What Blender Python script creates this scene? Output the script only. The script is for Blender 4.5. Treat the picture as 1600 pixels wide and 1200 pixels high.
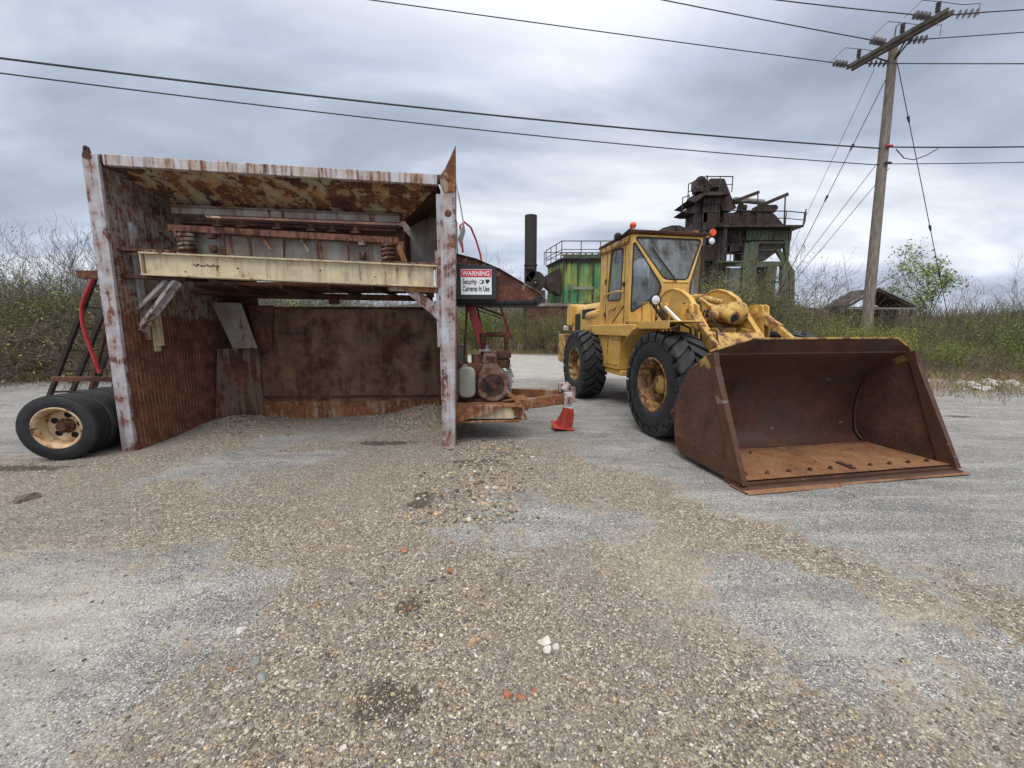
import bpy, bmesh, math, random
import numpy as np
from mathutils import Vector, Matrix
from mathutils.geometry import tessellate_polygon
R = math.radians
S = bpy.context.scene
for o in list(bpy.data.objects): bpy.data.objects.remove(o)

# ------------------------------------------------------------ camera
CAM_H, PITCH, FPX = 1.6, R(8.2), 600.0
cd = bpy.data.cameras.new('camera'); cam = bpy.data.objects.new('camera', cd)
S.collection.objects.link(cam); S.camera = cam
cd.sensor_width = 36; cd.lens = 36*FPX/1600; cd.clip_start = 0.05; cd.clip_end = 3000
cam.location = (0, 0, CAM_H); cam.rotation_euler = (R(90)-PITCH, 0, 0)

# ------------------------------------------------------------ sky and sun
SUN_EL, SUN_AZ = R(58), R(200)          # sun azimuth from +Y, clockwise: behind the camera, a little left
w = bpy.data.worlds.new('World'); S.world = w; w.use_nodes = True
nt = w.node_tree; nt.nodes.clear()
def N(t, **k):
    n = nt.nodes.new(t)
    for a, b in k.items(): setattr(n, a, b)
    return n
L = nt.links.new
out = N('ShaderNodeOutputWorld'); bg = N('ShaderNodeBackground'); L(bg.outputs[0], out.inputs[0])
bg.inputs[1].default_value = 0.1
sky = N('ShaderNodeTexSky', sky_type='NISHITA', sun_disc=False)
sky.sun_elevation = SUN_EL; sky.sun_rotation = SUN_AZ
tc = N('ShaderNodeTexCoord'); sx = N('ShaderNodeSeparateXYZ'); L(tc.outputs['Generated'], sx.inputs[0])
def M(op, a, b=None, c=None, tree=None):
    n = nt.nodes.new('ShaderNodeMath'); n.operation = op
    for i, v in enumerate((a, b, c)):
        if v is None: continue
        if isinstance(v, (int, float)): n.inputs[i].default_value = v
        else: nt.links.new(v, n.inputs[i])
    return n.outputs[0]
zc = M('MAXIMUM', sx.outputs[2], 0.0)
den = M('ADD', zc, 0.26)
cx = M('DIVIDE', sx.outputs[0], den); cy = M('DIVIDE', sx.outputs[1], den)
cc = N('ShaderNodeCombineXYZ'); L(cx, cc.inputs[0]); L(cy, cc.inputs[1])
mp = N('ShaderNodeMapping'); L(cc.outputs[0], mp.inputs[0])
mp.inputs['Rotation'].default_value = (0, 0, R(-22)); mp.inputs['Scale'].default_value = (0.75, 1.45, 1); mp.inputs['Location'].default_value = (3.1, 1.7, 0)
n1 = N('ShaderNodeTexNoise'); L(mp.outputs[0], n1.inputs['Vector'])
n1.inputs['Scale'].default_value = 1.3; n1.inputs['Detail'].default_value = 9; n1.inputs['Roughness'].default_value = 0.52; n1.inputs['Distortion'].default_value = 0.35
n2 = N('ShaderNodeTexNoise'); L(mp.outputs[0], n2.inputs['Vector'])
n2.inputs['Scale'].default_value = 0.45; n2.inputs['Detail'].default_value = 3
mixf = M('ADD', M('MULTIPLY', n1.outputs[0], 0.6), M('MULTIPLY', n2.outputs[0], 0.4))
rp = N('ShaderNodeValToRGB'); L(mixf, rp.inputs[0])
e = rp.color_ramp.elements
e[0].position = 0.40; e[0].color = (0.295, 0.335, 0.42, 1)
e[1].position = 0.61; e[1].color = (0.77, 0.80, 0.85, 1)
m_ = e.new(0.49); m_.color = (0.435, 0.485, 0.59, 1)
# overcast skies brighten towards the zenith
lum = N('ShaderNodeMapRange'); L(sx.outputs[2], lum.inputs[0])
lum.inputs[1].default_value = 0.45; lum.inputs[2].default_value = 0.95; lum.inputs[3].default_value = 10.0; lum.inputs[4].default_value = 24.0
hz = N('ShaderNodeMapRange'); L(sx.outputs[2], hz.inputs[0])
hz.inputs[1].default_value = 0.0; hz.inputs[2].default_value = 0.22; hz.inputs[3].default_value = 1.22; hz.inputs[4].default_value = 1.0
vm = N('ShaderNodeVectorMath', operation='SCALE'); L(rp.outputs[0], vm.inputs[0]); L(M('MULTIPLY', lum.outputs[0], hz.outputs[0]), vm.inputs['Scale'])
mx = N('ShaderNodeMix', data_type='RGBA'); mx.inputs[0].default_value = 0.94
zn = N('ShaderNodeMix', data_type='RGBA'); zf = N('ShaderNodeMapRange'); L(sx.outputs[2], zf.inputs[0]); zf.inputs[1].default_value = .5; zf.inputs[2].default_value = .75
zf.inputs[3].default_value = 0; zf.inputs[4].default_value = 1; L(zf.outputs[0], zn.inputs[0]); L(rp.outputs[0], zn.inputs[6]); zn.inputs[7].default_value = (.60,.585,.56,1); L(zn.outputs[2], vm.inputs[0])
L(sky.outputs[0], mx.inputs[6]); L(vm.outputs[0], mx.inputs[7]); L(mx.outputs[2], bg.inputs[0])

sd = bpy.data.lights.new('sun', 'SUN'); sd.energy = 1.3; sd.angle = R(35); sd.color = (1, .965, .91)
sun = bpy.data.objects.new('sun', sd); S.collection.objects.link(sun)
sun.rotation_euler = (R(90)-SUN_EL, 0, -SUN_AZ+R(180))
S.view_settings.view_transform = 'Standard'; S.view_settings.look = 'None'
S.view_settings.exposure = 0.32; S.view_settings.gamma = 1
S.render.engine = 'CYCLES'

# ------------------------------------------------------------ helpers: points
CP, SP = math.cos(PITCH), math.sin(PITCH)
def ray(px, py):
    a = (px-800)/FPX; b = (600-py)/FPX
    return Vector((a, CP+SP*b, -SP+CP*b))
def at(px, py, y):                       # a pixel of the photograph at depth y
    d = ray(px, py); t = y/d.y; return Vector((0, 0, CAM_H))+d*t
def atz(px, py, z):
    d = ray(px, py); t = (z-CAM_H)/d.z; return Vector((0, 0, CAM_H))+d*t

# ------------------------------------------------------------ helpers: objects
COL = S.collection
def tag(o, label=None, cat=None, group=None, kind=None):
    if label: o['label'] = label
    if cat: o['category'] = cat
    if group: o['group'] = group
    if kind: o['kind'] = kind
    return o
def empty(name, loc=(0, 0, 0), rz=0, label=None, cat=None, group=None):
    o = bpy.data.objects.new(name, None); COL.objects.link(o); o.empty_display_size = .2
    o.location = loc; o.rotation_euler = (0, 0, rz)
    return tag(o, label, cat, group)

class MB:
    def __init__(s): s.v = []; s.f = []
    def add(s, vs, fs):
        n = len(s.v); s.v += [tuple(v) for v in vs]; s.f += [[i+n for i in f] for f in fs]; return s
    def hexa(s, p):
        return s.add(p, [(0,3,2,1),(4,5,6,7),(0,1,5,4),(1,2,6,5),(2,3,7,6),(3,0,4,7)])
    def box(s, x0, x1, y0, y1, z0, z1):
        return s.hexa([(x0,y0,z0),(x1,y0,z0),(x1,y1,z0),(x0,y1,z0),(x0,y0,z1),(x1,y0,z1),(x1,y1,z1),(x0,y1,z1)])
    def beam(s, p, q, w, h, up=(0,0,1)):
        p = Vector(p); q = Vector(q); d = (q-p).normalized(); up = Vector(up)
        if abs(d.dot(up)) > .98: up = Vector((0,1,0))
        a = d.cross(up).normalized(); b = a.cross(d).normalized()
        a = a*w/2; b = b*h/2
        return s.hexa([p-a-b, p+a-b, p+a+b, p-a+b, q-a-b, q+a-b, q+a+b, q-a+b])
    def angle(s, p, q, w, t=.012, up=(0,0,1)):      # an L section
        p = Vector(p); q = Vector(q); d = (q-p).normalized(); up = Vector(up)
        if abs(d.dot(up)) > .98: up = Vector((0,1,0))
        a = d.cross(up).normalized(); b = a.cross(d).normalized()
        for (u0,u1,v0,v1) in ((0,w,0,t),(0,t,t,w)):
            s.hexa([p+a*u0+b*v0, p+a*u1+b*v0, p+a*u1+b*v1, p+a*u0+b*v1, q+a*u0+b*v0, q+a*u1+b*v0, q+a*u1+b*v1, q+a*u0+b*v1])
        return s
    def tube(s, pts, r, n=8, r2=None):
        pts = [Vector(p) for p in pts]; m = len(pts); base = len(s.v); ref = None
        for i, p in enumerate(pts):
            d = (pts[min(i+1,m-1)]-pts[max(i-1,0)]).normalized()
            if ref is None:
                ref = Vector((0,0,1)) if abs(d.z) < .9 else Vector((1,0,0))
            a = (ref - d*ref.dot(d)).normalized(); b = d.cross(a); ref = a
            rr = r if r2 is None else r+(r2-r)*i/(m-1)
            for k in range(n):
                t = 2*math.pi*k/n; s.v.append(tuple(p+a*rr*math.cos(t)+b*rr*math.sin(t)))
        for i in range(m-1):
            for k in range(n):
                k2 = (k+1) % n; A = base+i*n; s.f.append([A+k, A+k2, A+n+k2, A+n+k])
        s.f.append([base+k for k in range(n)][::-1]); s.f.append([base+(m-1)*n+k for k in range(n)])
        return s
    def cyl(s, p, q, r, r2=None, n=20): return s.tube([p, q], r, n, r2)
    def prism(s, poly, axis, a0, a1):
        def mk(u, v, w_): return {'x': (w_,u,v), 'y': (u,w_,v), 'z': (u,v,w_)}[axis]
        n = len(poly)
        vs = [mk(u,v,a0) for u,v in poly]+[mk(u,v,a1) for u,v in poly]
        return s.add(vs, [list(range(n))[::-1], list(range(n,2*n))]+[[i,(i+1)%n,n+(i+1)%n,n+i] for i in range(n)])
    def lathe(s, prof, axis='y', c=(0,0,0), n=40, close=True):   # prof: (radius, along axis)
        base = len(s.v); m = len(prof)
        for (r, t) in prof:
            for k in range(n):
                a = 2*math.pi*k/n; u = r*math.cos(a); v = r*math.sin(a)
                p = {'y': (u,t,v), 'x': (t,u,v), 'z': (u,v,t)}[axis]
                s.v.append((p[0]+c[0], p[1]+c[1], p[2]+c[2]))
        rng = range(m) if close else range(m-1)
        for i in rng:
            j = (i+1) % m
            for k in range(n):
                k2 = (k+1) % n; s.f.append([base+i*n+k, base+i*n+k2, base+j*n+k2, base+j*n+k])
        if not close:
            s.f.append([base+k for k in range(n)]); s.f.append([base+(m-1)*n+k for k in range(n)][::-1])
        return s
    def sphere(s, c, rx, ry=None, rz=None, n=14, m=9):
        ry = ry or rx; rz = rz or rx; base = len(s.v)
        for i in range(1, m):
            a = math.pi*i/m
            for k in range(n):
                b = 2*math.pi*k/n; s.v.append((c[0]+rx*math.sin(a)*math.cos(b), c[1]+ry*math.sin(a)*math.sin(b), c[2]+rz*math.cos(a)))
        t = len(s.v); s.v.append((c[0],c[1],c[2]+rz)); s.v.append((c[0],c[1],c[2]-rz))
        for i in range(m-2):
            for k in range(n):
                k2 = (k+1) % n; s.f.append([base+i*n+k, base+(i+1)*n+k, base+(i+1)*n+k2, base+i*n+k2])
        for k in range(n):
            k2 = (k+1) % n; s.f.append([t, base+k, base+k2]); s.f.append([t+1, base+(m-2)*n+k2, base+(m-2)*n+k])
        return s
    def plate(s, outer, holes, fn, t):               # outer/holes: 2D outlines; fn(u, v, w) -> point; w runs 0..t
        loops = [outer]+holes
        flat = [p for l in loops for p in l]
        tris = tessellate_polygon([[Vector((u,v,0)) for u,v in l] for l in loops])
        n = len(flat)
        vs = [fn(u,v,0) for u,v in flat]+[fn(u,v,t) for u,v in flat]
        fs = [list(x) for x in tris]+[[i+n for i in x][::-1] for x in tris]
        k = 0
        for l in loops:
            m = len(l)
            for i in range(m):
                j = (i+1) % m; fs.append([k+i, k+j, k+j+n, k+i+n])
            k += m
        return s.add(vs, fs)
    def build(s, name, mat, parent=None, bev=0, smooth=35, seg=1):
        me = bpy.data.meshes.new(name); me.from_pydata(s.v, [], s.f)
        bm = bmesh.new(); bm.from_mesh(me); bmesh.ops.remove_doubles(bm, verts=bm.verts, dist=1e-5)
        bmesh.ops.recalc_face_normals(bm, faces=bm.faces); bm.to_mesh(me); bm.free()
        me.materials.append(mat)
        me.polygons.foreach_set('use_smooth', [True]*len(me.polygons))
        me.set_sharp_from_angle(angle=R(smooth))
        o = bpy.data.objects.new(name, me); COL.objects.link(o)
        if parent: o.parent = parent
        if bev:
            b = o.modifiers.new('bevel', 'BEVEL'); b.width = bev; b.segments = seg; b.limit_method = 'ANGLE'; b.angle_limit = R(40); b.use_clamp_overlap = True
        return o

def rnd_poly(pts, r, n=4):                            # round the corners of an outline
    res = []; m = len(pts)
    for i in range(m):
        p = Vector(pts[i]); a = (Vector(pts[i-1])-p); b = (Vector(pts[(i+1)%m])-p)
        k = min(r, a.length*.45, b.length*.45)
        A = p+a.normalized()*k; B = p+b.normalized()*k
        for j in range(n+1):
            t = j/n; q = A*(1-t)**2+p*2*t*(1-t)+B*t*t; res.append((q.x, q.y))
    return res
def circ(cx, cy, r, n=20, ry=None): return [(cx+r*math.cos(2*math.pi*k/n), cy+(ry or r)*math.sin(2*math.pi*k/n)) for k in range(n)]
def copy_tree(o, parent=None):
    c = o.copy(); COL.objects.link(c)
    if parent: c.parent = parent
    for ch in list(o.children): copy_tree(ch, c)
    return c

# ------------------------------------------------------------ materials
def newmat(name):
    global nt
    m = bpy.data.materials.new(name); m.use_nodes = True; nt = m.node_tree
    b = nt.nodes['Principled BSDF']; return m, b
def node(t, **k):
    n = nt.nodes.new(t)
    for a, b in k.items(): setattr(n, a, b)
    return n
def link(a, b): nt.links.new(a, b)
def noise(vec, scale, detail=6, rough=.55, dist=0):
    n = node('ShaderNodeTexNoise'); link(vec, n.inputs['Vector'])
    n.inputs['Scale'].default_value = scale; n.inputs['Detail'].default_value = detail
    n.inputs['Roughness'].default_value = rough; n.inputs['Distortion'].default_value = dist
    return n.outputs[0]
def ramp(fac, stops, interp='LINEAR'):
    r = node('ShaderNodeValToRGB'); r.color_ramp.interpolation = interp
    if not isinstance(fac, (int, float)): link(fac, r.inputs[0])
    es = r.color_ramp.elements
    while len(es) < len(stops): es.new(.5)
    for e_, (p, c) in zip(es, stops): e_.position = p; e_.color = (*c, 1) if len(c) == 3 else c
    return r.outputs[0]
def mixc(f, a, b, mode='MIX'):
    n = node('ShaderNodeMix', data_type='RGBA', blend_type=mode)
    for i, v in ((0, f), (6, a), (7, b)):
        if isinstance(v, (int, float)): n.inputs[i].default_value = v
        elif isinstance(v, tuple): n.inputs[i].default_value = (*v, 1)
        else: link(v, n.inputs[i])
    return n.outputs[2]
def maprange(v, a, b, c=0., d=1., smooth=True):
    n = node('ShaderNodeMapRange', interpolation_type='SMOOTHSTEP' if smooth else 'LINEAR')
    link(v, n.inputs[0])
    for i, x in enumerate((a, b, c, d)): n.inputs[i+1].default_value = x
    return n.outputs[0]
def objvec(scale=(1,1,1), rot=(0,0,0), loc=(0,0,0)):
    t = node('ShaderNodeTexCoord'); m = node('ShaderNodeMapping'); link(t.outputs['Object'], m.inputs[0])
    m.inputs['Scale'].default_value = scale; m.inputs['Rotation'].default_value = rot; m.inputs['Location'].default_value = loc
    return m.outputs[0]
def bump(h, bsdf, strength=.4, dist=.01):
    b = node('ShaderNodeBump'); link(h, b.inputs['Height']); b.inputs['Strength'].default_value = strength; b.inputs['Distance'].default_value = dist
    link(b.outputs[0], bsdf.inputs['Normal'])
RUST = ((.028,.012,.008), (.095,.034,.018), (.20,.075,.03), (.36,.17,.075))
def painted(name, base, base2=None, rust=.4, scale=3., streak=.5, soft=.03, cols=RUST, rough=.55, zband=None, tread=False, metal=0., seed=0., dust=0., grime=.35, flakes=0.):
    """weathered paint with rust showing through; rust = share rusted"""
    m, b = newmat(name); base2 = base2 or tuple(c*.8 for c in base)
    v = objvec(loc=(seed, seed*.7, seed*.3)); vs = objvec(scale=(1.6,1.6,.16), loc=(seed,0,seed))
    nA = noise(v, scale, 9, .66, .2); nS = noise(vs, scale*2.2, 6, .6)
    comb = M('ADD', M('MULTIPLY', nA, 1-streak), M('MULTIPLY', nS, streak))
    if zband:                                        # real wear: the metal is bare between these heights
        g = node('ShaderNodeTexCoord'); sp = node('ShaderNodeSeparateXYZ'); link(g.outputs['Object'], sp.inputs[0])
        comb = M('ADD', comb, M('MULTIPLY', maprange(sp.outputs[2], zband[0], zband[1]), zband[2]))
    th = .5+(.5-rust)*.42
    mask = maprange(comb, th-soft, th+soft)
    nf = noise(v, scale*5, 8, .7); nl = noise(v, scale*.6, 4, .5)
    rc = ramp(M('ADD', M('MULTIPLY', nf, .55), M('MULTIPLY', nl, .45)), [(.33, cols[0]), (.46, cols[1]), (.56, cols[2]), (.70, cols[3])])
    pc = mixc(maprange(noise(v, scale*.8, 5, .6), .38, .62), base, base2)
    stain = maprange(comb, th-.16, th)               # rusty staining round the bare spots
    pc = mixc(M('MULTIPLY', stain, .45), pc, cols[2])
    sp_ = maprange(noise(v, scale*9, 4, .6), .60, .68)
    pc = mixc(M('MULTIPLY', sp_, grime), pc, cols[1])
    col = mixc(mask, pc, rc)
    if flakes: col = mixc(M('MULTIPLY', maprange(noise(objvec(scale=(1,.6,1.6), loc=(seed,3,1)), 4.5, 8, .62), .655, .675), flakes), col, (.30,.26,.23))
    if dust: col = mixc(M('MULTIPLY', maprange(noise(v, 5, 6, .7), .3, .7), dust), col, (.24,.19,.14))
    h = M('ADD', M('MULTIPLY', mask, -.25), M('MULTIPLY', nf, .5))
    if tread:
        t = node('ShaderNodeTexBrick'); mm = objvec(scale=(1,1,1)); 
        sp2 = node('ShaderNodeSeparateXYZ'); link(mm, sp2.inputs[0]); cb = node('ShaderNodeCombineXYZ'); link(sp2.outputs[1], cb.inputs[0]); link(sp2.outputs[2], cb.inputs[1]); t.offset = 0
        link(cb.outputs[0], t.inputs['Vector'])
        for k_, x in (('Scale', 1.0), ('Mortar Size', .007), ('Mortar Smooth', .4), ('Brick Width', .060), ('Row Height', .034)): t.inputs[k_].default_value = x
        t.inputs['Color1'].default_value = (1,1,1,1); t.inputs['Color2'].default_value = (1,1,1,1); t.inputs['Mortar'].default_value = (0,0,0,1)
        bw = t.outputs['Fac']
        rg_ = M('MULTIPLY', maprange(M('SINE', M('MULTIPLY', sp2.outputs[1], 104.72)), .55, .95), maprange(noise(v, 7, 5, .6), .42, .6))
        col = mixc(M('MULTIPLY', rg_, .5), col, (.50,.36,.22))
        bw = M('MULTIPLY', bw, maprange(noise(v, 2.3, 7, .7), .36, .6, .15, 1.))
        col = mixc(M('MULTIPLY', bw, .6), col, (.03,.016,.012))
        h = M('ADD', h, M('MULTIPLY', bw, -3.0))
    link(col, b.inputs['Base Color'])
    link(maprange(mask, 0, 1, rough, .88), b.inputs['Roughness'])
    b.inputs['Metallic'].default_value = metal
    bump(h, b, .5, .004)
    return m
def plain(name, c, rough=.6, var=.25, scale=8, metal=0, spec=.5, bmp=.2):
    m, b = newmat(name); v = objvec()
    n = noise(v, scale, 6, .6)
    link(mixc(maprange(n, .35, .65), tuple(x*(1-var) for x in c), tuple(min(1, x*(1+var)) for x in c)), b.inputs['Base Color'])
    b.inputs['Roughness'].default_value = rough; b.inputs['Metallic'].default_value = metal; b.inputs['Specular IOR Level'].default_value = spec
    bump(noise(v, scale*6, 5, .6), b, bmp, .003)
    return m
def glassm(name, c=(.22,.25,.27), alpha=.22, rough=.05):
    m, b = newmat(name); v = objvec(scale=(1,1,.35))
    a = maprange(noise(v, 6, 5, .65), .35, .7, alpha-.14, alpha+.34)
    b.inputs['Base Color'].default_value = (*c, 1); link(a, b.inputs['Alpha'])
    b.inputs['Roughness'].default_value = rough; b.inputs['Specular IOR Level'].default_value = .8
    return m

LIGHT = (.47,.51,.56); BR = ((.02,.009,.007), (.055,.022,.014), (.11,.042,.022), (.22,.095,.045))
m_white  = painted('white_paint', LIGHT, (.40,.37,.38), rust=.41, scale=4.4, streak=.4, seed=2, cols=((.05,.025,.02),(.13,.055,.04),(.24,.11,.07),(.38,.2,.12)))
m_rim    = painted('rim_paint', (.50,.50,.54), (.46,.38,.32), rust=.36, scale=5, streak=.75, seed=5, soft=.06)
m_wall   = painted('tread_plate_paint', (.44,.44,.40), (.36,.33,.27), rust=.44, scale=8, streak=.35, seed=1, zband=(1.85,1.45,.6), tread=True, cols=((.06,.022,.015),(.15,.052,.032),(.25,.095,.055),(.40,.20,.11)))
m_slope  = painted('peeling_plate', (.36,.34,.26), (.42,.24,.10), rust=.50, scale=5.2, streak=.12, seed=8, soft=.02, cols=((.018,.008,.007),(.06,.02,.013),(.17,.065,.025),(.38,.18,.06)))
m_dark   = painted('dark_rust', (.07,.04,.028), rust=.7, scale=3, cols=BR, seed=4)
m_back   = painted('back_wall_rust', (.23,.125,.06), (.15,.08,.042), rust=.42, soft=.10, scale=2.6, streak=.25, cols=BR, seed=12)
m_grey   = painted('grey_panel', (.29,.29,.27), (.17,.155,.13), rust=.30, scale=3, seed=3, streak=.7)
m_cream  = painted('cream_paint', (.60,.51,.33), (.50,.43,.31), rust=.24, scale=4.5, streak=.6, seed=6, flakes=0.)
m_red    = painted('red_brown_steel', (.22,.075,.05), (.17,.06,.04), rust=.5, scale=5, cols=BR, seed=7)
m_arm    = painted('arm_rust', (.36,.33,.29), (.28,.22,.17), rust=.66, scale=4, streak=.15, seed=9, cols=((.025,.012,.01),(.06,.025,.017),(.13,.05,.028),(.28,.12,.06)))
m_orange = painted('orange_rust', (.33,.30,.24), rust=.62, scale=4, cols=((.05,.02,.012),(.16,.06,.025),(.28,.12,.05),(.42,.24,.12)), seed=10)
m_black  = plain('black_rubber', (.014,.015,.017), .75, .3, 10)
m_corner = painted('corner_panel', (.17,.12,.078), (.12,.08,.05), rust=.5, scale=3, streak=.6, seed=14, cols=BR)
m_engine = painted('engine_paint', (.20,.18,.14), (.22,.10,.08), rust=.45, scale=6, streak=.1, seed=15, cols=BR)
m_bside  = painted('bucket_side', (.50,.33,.09), (.40,.25,.08), rust=.30, scale=6, streak=.3, seed=35, zband=(1.28,.92,.6), cols=((.035,.016,.012),(.07,.03,.02),(.11,.045,.027),(.18,.08,.04)), rough=.5)
m_scr    = painted('screen_rust', (.042,.034,.033), rust=.6, scale=1.4, streak=.6, seed=47, cols=((.012,.008,.008),(.028,.017,.016),(.052,.027,.023),(.085,.042,.034)))
m_tyre   = plain('tyre_rubber', (.0125,.0135,.0155), .62, .4, 7, bmp=.35)
m_rimc   = painted('cream_rim', (.62,.50,.33), (.55,.38,.20), rust=.32, scale=9, streak=.1, seed=11, cols=((.05,.02,.012),(.15,.06,.025),(.28,.13,.05),(.42,.24,.11)))
m_redp   = plain('red_paint', (.36,.02,.025), .4, .2, 6)
m_steel  = plain('dull_steel', (.26,.26,.26), .45, .3, 12, metal=.6)
m_yel    = painted('yellow_paint', (.68,.42,.10), (.58,.345,.085), rust=.14, scale=4.2, streak=.35, seed=21, rough=.5, cols=((.05,.022,.012),(.15,.06,.02),(.28,.12,.04),(.40,.21,.08)), grime=.3)
m_yel2   = painted('worn_yellow', (.58,.38,.09), (.50,.33,.08), rust=.42, scale=6, streak=.15, seed=24, cols=((.05,.02,.015),(.13,.05,.03),(.24,.10,.05),(.35,.18,.09)))
m_yrim   = painted('yellow_rim', (.46,.27,.08), (.26,.14,.06), rust=.48, scale=9, streak=.1, seed=25, cols=((.03,.016,.01),(.08,.04,.022),(.16,.08,.04),(.25,.13,.06)))
m_buck   = painted('bucket_rust', (.075,.042,.029), (.055,.032,.024), rust=.42, flakes=.45, scale=2.2, streak=.2, soft=.12, seed=31, rough=.48, cols=((.032,.014,.010),(.062,.025,.015),(.10,.038,.020),(.17,.07,.03)), metal=.15)
m_bfloor = painted('bucket_floor', (.30,.17,.08), (.20,.08,.032), rust=.55, scale=3.6, streak=0, soft=.06, seed=33, cols=((.05,.02,.012),(.16,.06,.022),(.25,.105,.04),(.34,.20,.11)), dust=.25)
m_glass  = glassm('cab_glass'); m_dint = plain('cab_interior', (.05,.05,.05), .8)
m_lens   = plain('orange_lens', (.75,.10,.015), .25, .1); m_lamp = plain('lamp_glass', (.75,.77,.78), .12, .05, metal=.5)
m_green  = painted('green_corrugated', (.05,.29,.11), (.32,.38,.08), rust=.26, scale=1.1, streak=.8, seed=41, soft=.06, cols=BR)
m_grn2   = painted('dull_green', (.075,.135,.07), (.10,.13,.08), rust=.26, scale=1.2, streak=.6, seed=43, cols=BR)
m_plant  = painted('plant_rust', (.045,.040,.039), (.05,.04,.04), rust=.5, scale=1.3, streak=.4, seed=44, cols=((.012,.009,.009),(.026,.018,.016),(.048,.029,.023),(.09,.05,.034)))
m_plant2 = painted('plant_red', (.12,.03,.025), (.08,.03,.025), rust=.45, scale=1.2, streak=.6, seed=45, cols=BR)
m_pgrey  = painted('plant_grey', (.27,.28,.27), (.2,.2,.19), rust=.15, scale=1, streak=.6, seed=46)
m_stack  = plain('stack_steel', (.026,.020,.019), .7, .25, 2)
# ============================================================ GROUND
def sdf(P, poly):                                     # signed distance, positive inside
    P = P.reshape(-1, 2); poly = np.array(poly, float); n = len(poly)
    dmin = np.full(len(P), 1e9); inside = np.zeros(len(P), bool)
    for i in range(n):
        a = poly[i]; b = poly[(i+1) % n]; ab = b-a
        t = np.clip(((P-a)@ab)/(ab@ab), 0, 1); q = a+t[:, None]*ab
        dmin = np.minimum(dmin, np.hypot(*(P-q).T))
        c = ((a[1] > P[:,1]) != (b[1] > P[:,1])) & (P[:,0] < (b[0]-a[0])*(P[:,1]-a[1])/(b[1]-a[1]+1e-12)+a[0])
        inside ^= c
    return np.where(inside, dmin, -dmin)
GRAVEL = [(-9,4.9),(-6.4,4.75),(-5.1,5.0),(-5.0,6.75),(-.9,6.9),(-.6,5.4),(.9,5.3),(1.15,4.5),(1.75,3.6),(2.0,2.95),(2.3,2.5),(3.2,2.15),(3.4,.8),(-1.3,.8),(-1.55,1.45),(-1.5,2.3),(-2.4,2.55),(-3.6,2.65),(-7,2.7)]
GREYP = [[(-3.9,3.9),(-4.2,4.4),(-3.9,4.95),(-2.4,4.9),(-2.4,4.45),(-2.9,4.2),(-3.0,3.7)],
         [(-.4,2.8),(-.3,3.3),(.2,3.6),(.8,3.4),(1.1,3.1),(1.0,2.8),(.4,2.7)],
         [(-3.6,5.2),(-3.5,5.7),(-2.4,5.8),(-2.5,5.3)],
         [(1.2,2.4),(1.3,1.7),(1.9,1.4),(2.6,1.6),(2.5,2.1),(1.8,2.5)]]
PALE = [[(.9,2.75),(1.6,2.5),(2.2,1.9),(1.9,1.5),(1.1,2.0),(.7,2.4)], [(-4.5,2.4),(-2.0,2.2),(-1.9,1.2),(-5,1.2)], [(-30,16),(-6,11.5),(2,12.5),(8,13),(9,19),(0,24),(-30,24)]]
def axis_pts(lo, hi, flo, fhi, step):
    a = list(np.arange(flo, fhi+1e-6, step)); d = step; x = flo
    left = []
    while x > lo: d *= 1.25; x -= d; left.append(max(x, lo))
    d = step; x = fhi; right = []
    while x < hi: d *= 1.25; x += d; right.append(min(x, hi))
    return np.array(left[::-1]+a+right)
gx = axis_pts(-900, 900, -8, 9, .06); gy = axis_pts(-60, 1500, .3, 8, .06)
GX, GY = np.meshgrid(gx, gy); PP = np.stack([GX.ravel(), GY.ravel()], 1)
def gheight(x, y):
    h = .012*np.sin(x*1.3+.5)*np.cos(y*1.1)+.006*np.sin(x*4.1)*np.sin(y*3.7+1)
    h = h-.012
    # loose gravel left inside the hopper, heaped against its back corners
    for (cx_, cy_, sx_, sy_, a) in ((-1.35,6.55,.62,.55,.26),(-4.75,6.4,.5,.5,.12),(-2.0,6.75,.9,.3,.08),(-.1,3.9,.45,.7,.018)):
        h = h+a*np.exp(-((x-cx_)/sx_)**2-((y-cy_)/sy_)**2)
    return h
H_ = gheight(GX, GY)*np.exp(-np.maximum(0, np.hypot(GX, GY-4)-9)/4)
ny, nx = GX.shape
idx = np.arange(nx*ny).reshape(ny, nx)
F_ = np.stack([idx[:-1,:-1], idx[:-1,1:], idx[1:,1:], idx[1:,:-1]], -1).reshape(-1, 4)
me = bpy.data.meshes.new('ground')
V_ = np.stack([GX.ravel(), GY.ravel(), H_.ravel()], 1)
me.from_pydata(V_.tolist(), [], F_.tolist())
me.polygons.foreach_set('use_smooth', [True]*len(me.polygons))
g = sdf(PP, GRAVEL)
for q in GREYP: g = np.minimum(g, -sdf(PP, q))
pl = np.full(len(PP), -1e9)
for q in PALE: pl = np.maximum(pl, sdf(PP, q))
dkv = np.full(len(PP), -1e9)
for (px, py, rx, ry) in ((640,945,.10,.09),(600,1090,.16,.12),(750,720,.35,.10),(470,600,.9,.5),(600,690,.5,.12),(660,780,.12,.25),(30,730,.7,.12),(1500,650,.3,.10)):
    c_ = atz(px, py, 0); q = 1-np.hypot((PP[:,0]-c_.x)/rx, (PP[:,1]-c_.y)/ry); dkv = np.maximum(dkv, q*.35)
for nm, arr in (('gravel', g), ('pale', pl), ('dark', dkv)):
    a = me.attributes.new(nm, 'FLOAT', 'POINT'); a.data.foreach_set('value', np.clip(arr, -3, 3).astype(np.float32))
def gravel_mask_at(x, y):
    P = np.stack([x, y], 1); r = sdf(P, GRAVEL)
    for q in GREYP: r = np.minimum(r, -sdf(P, q))
    return r
m_ground, b = newmat('yard_surface')
v = objvec()
def attr(n): a = node('ShaderNodeAttribute', attribute_name=n); return a.outputs['Fac']
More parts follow.
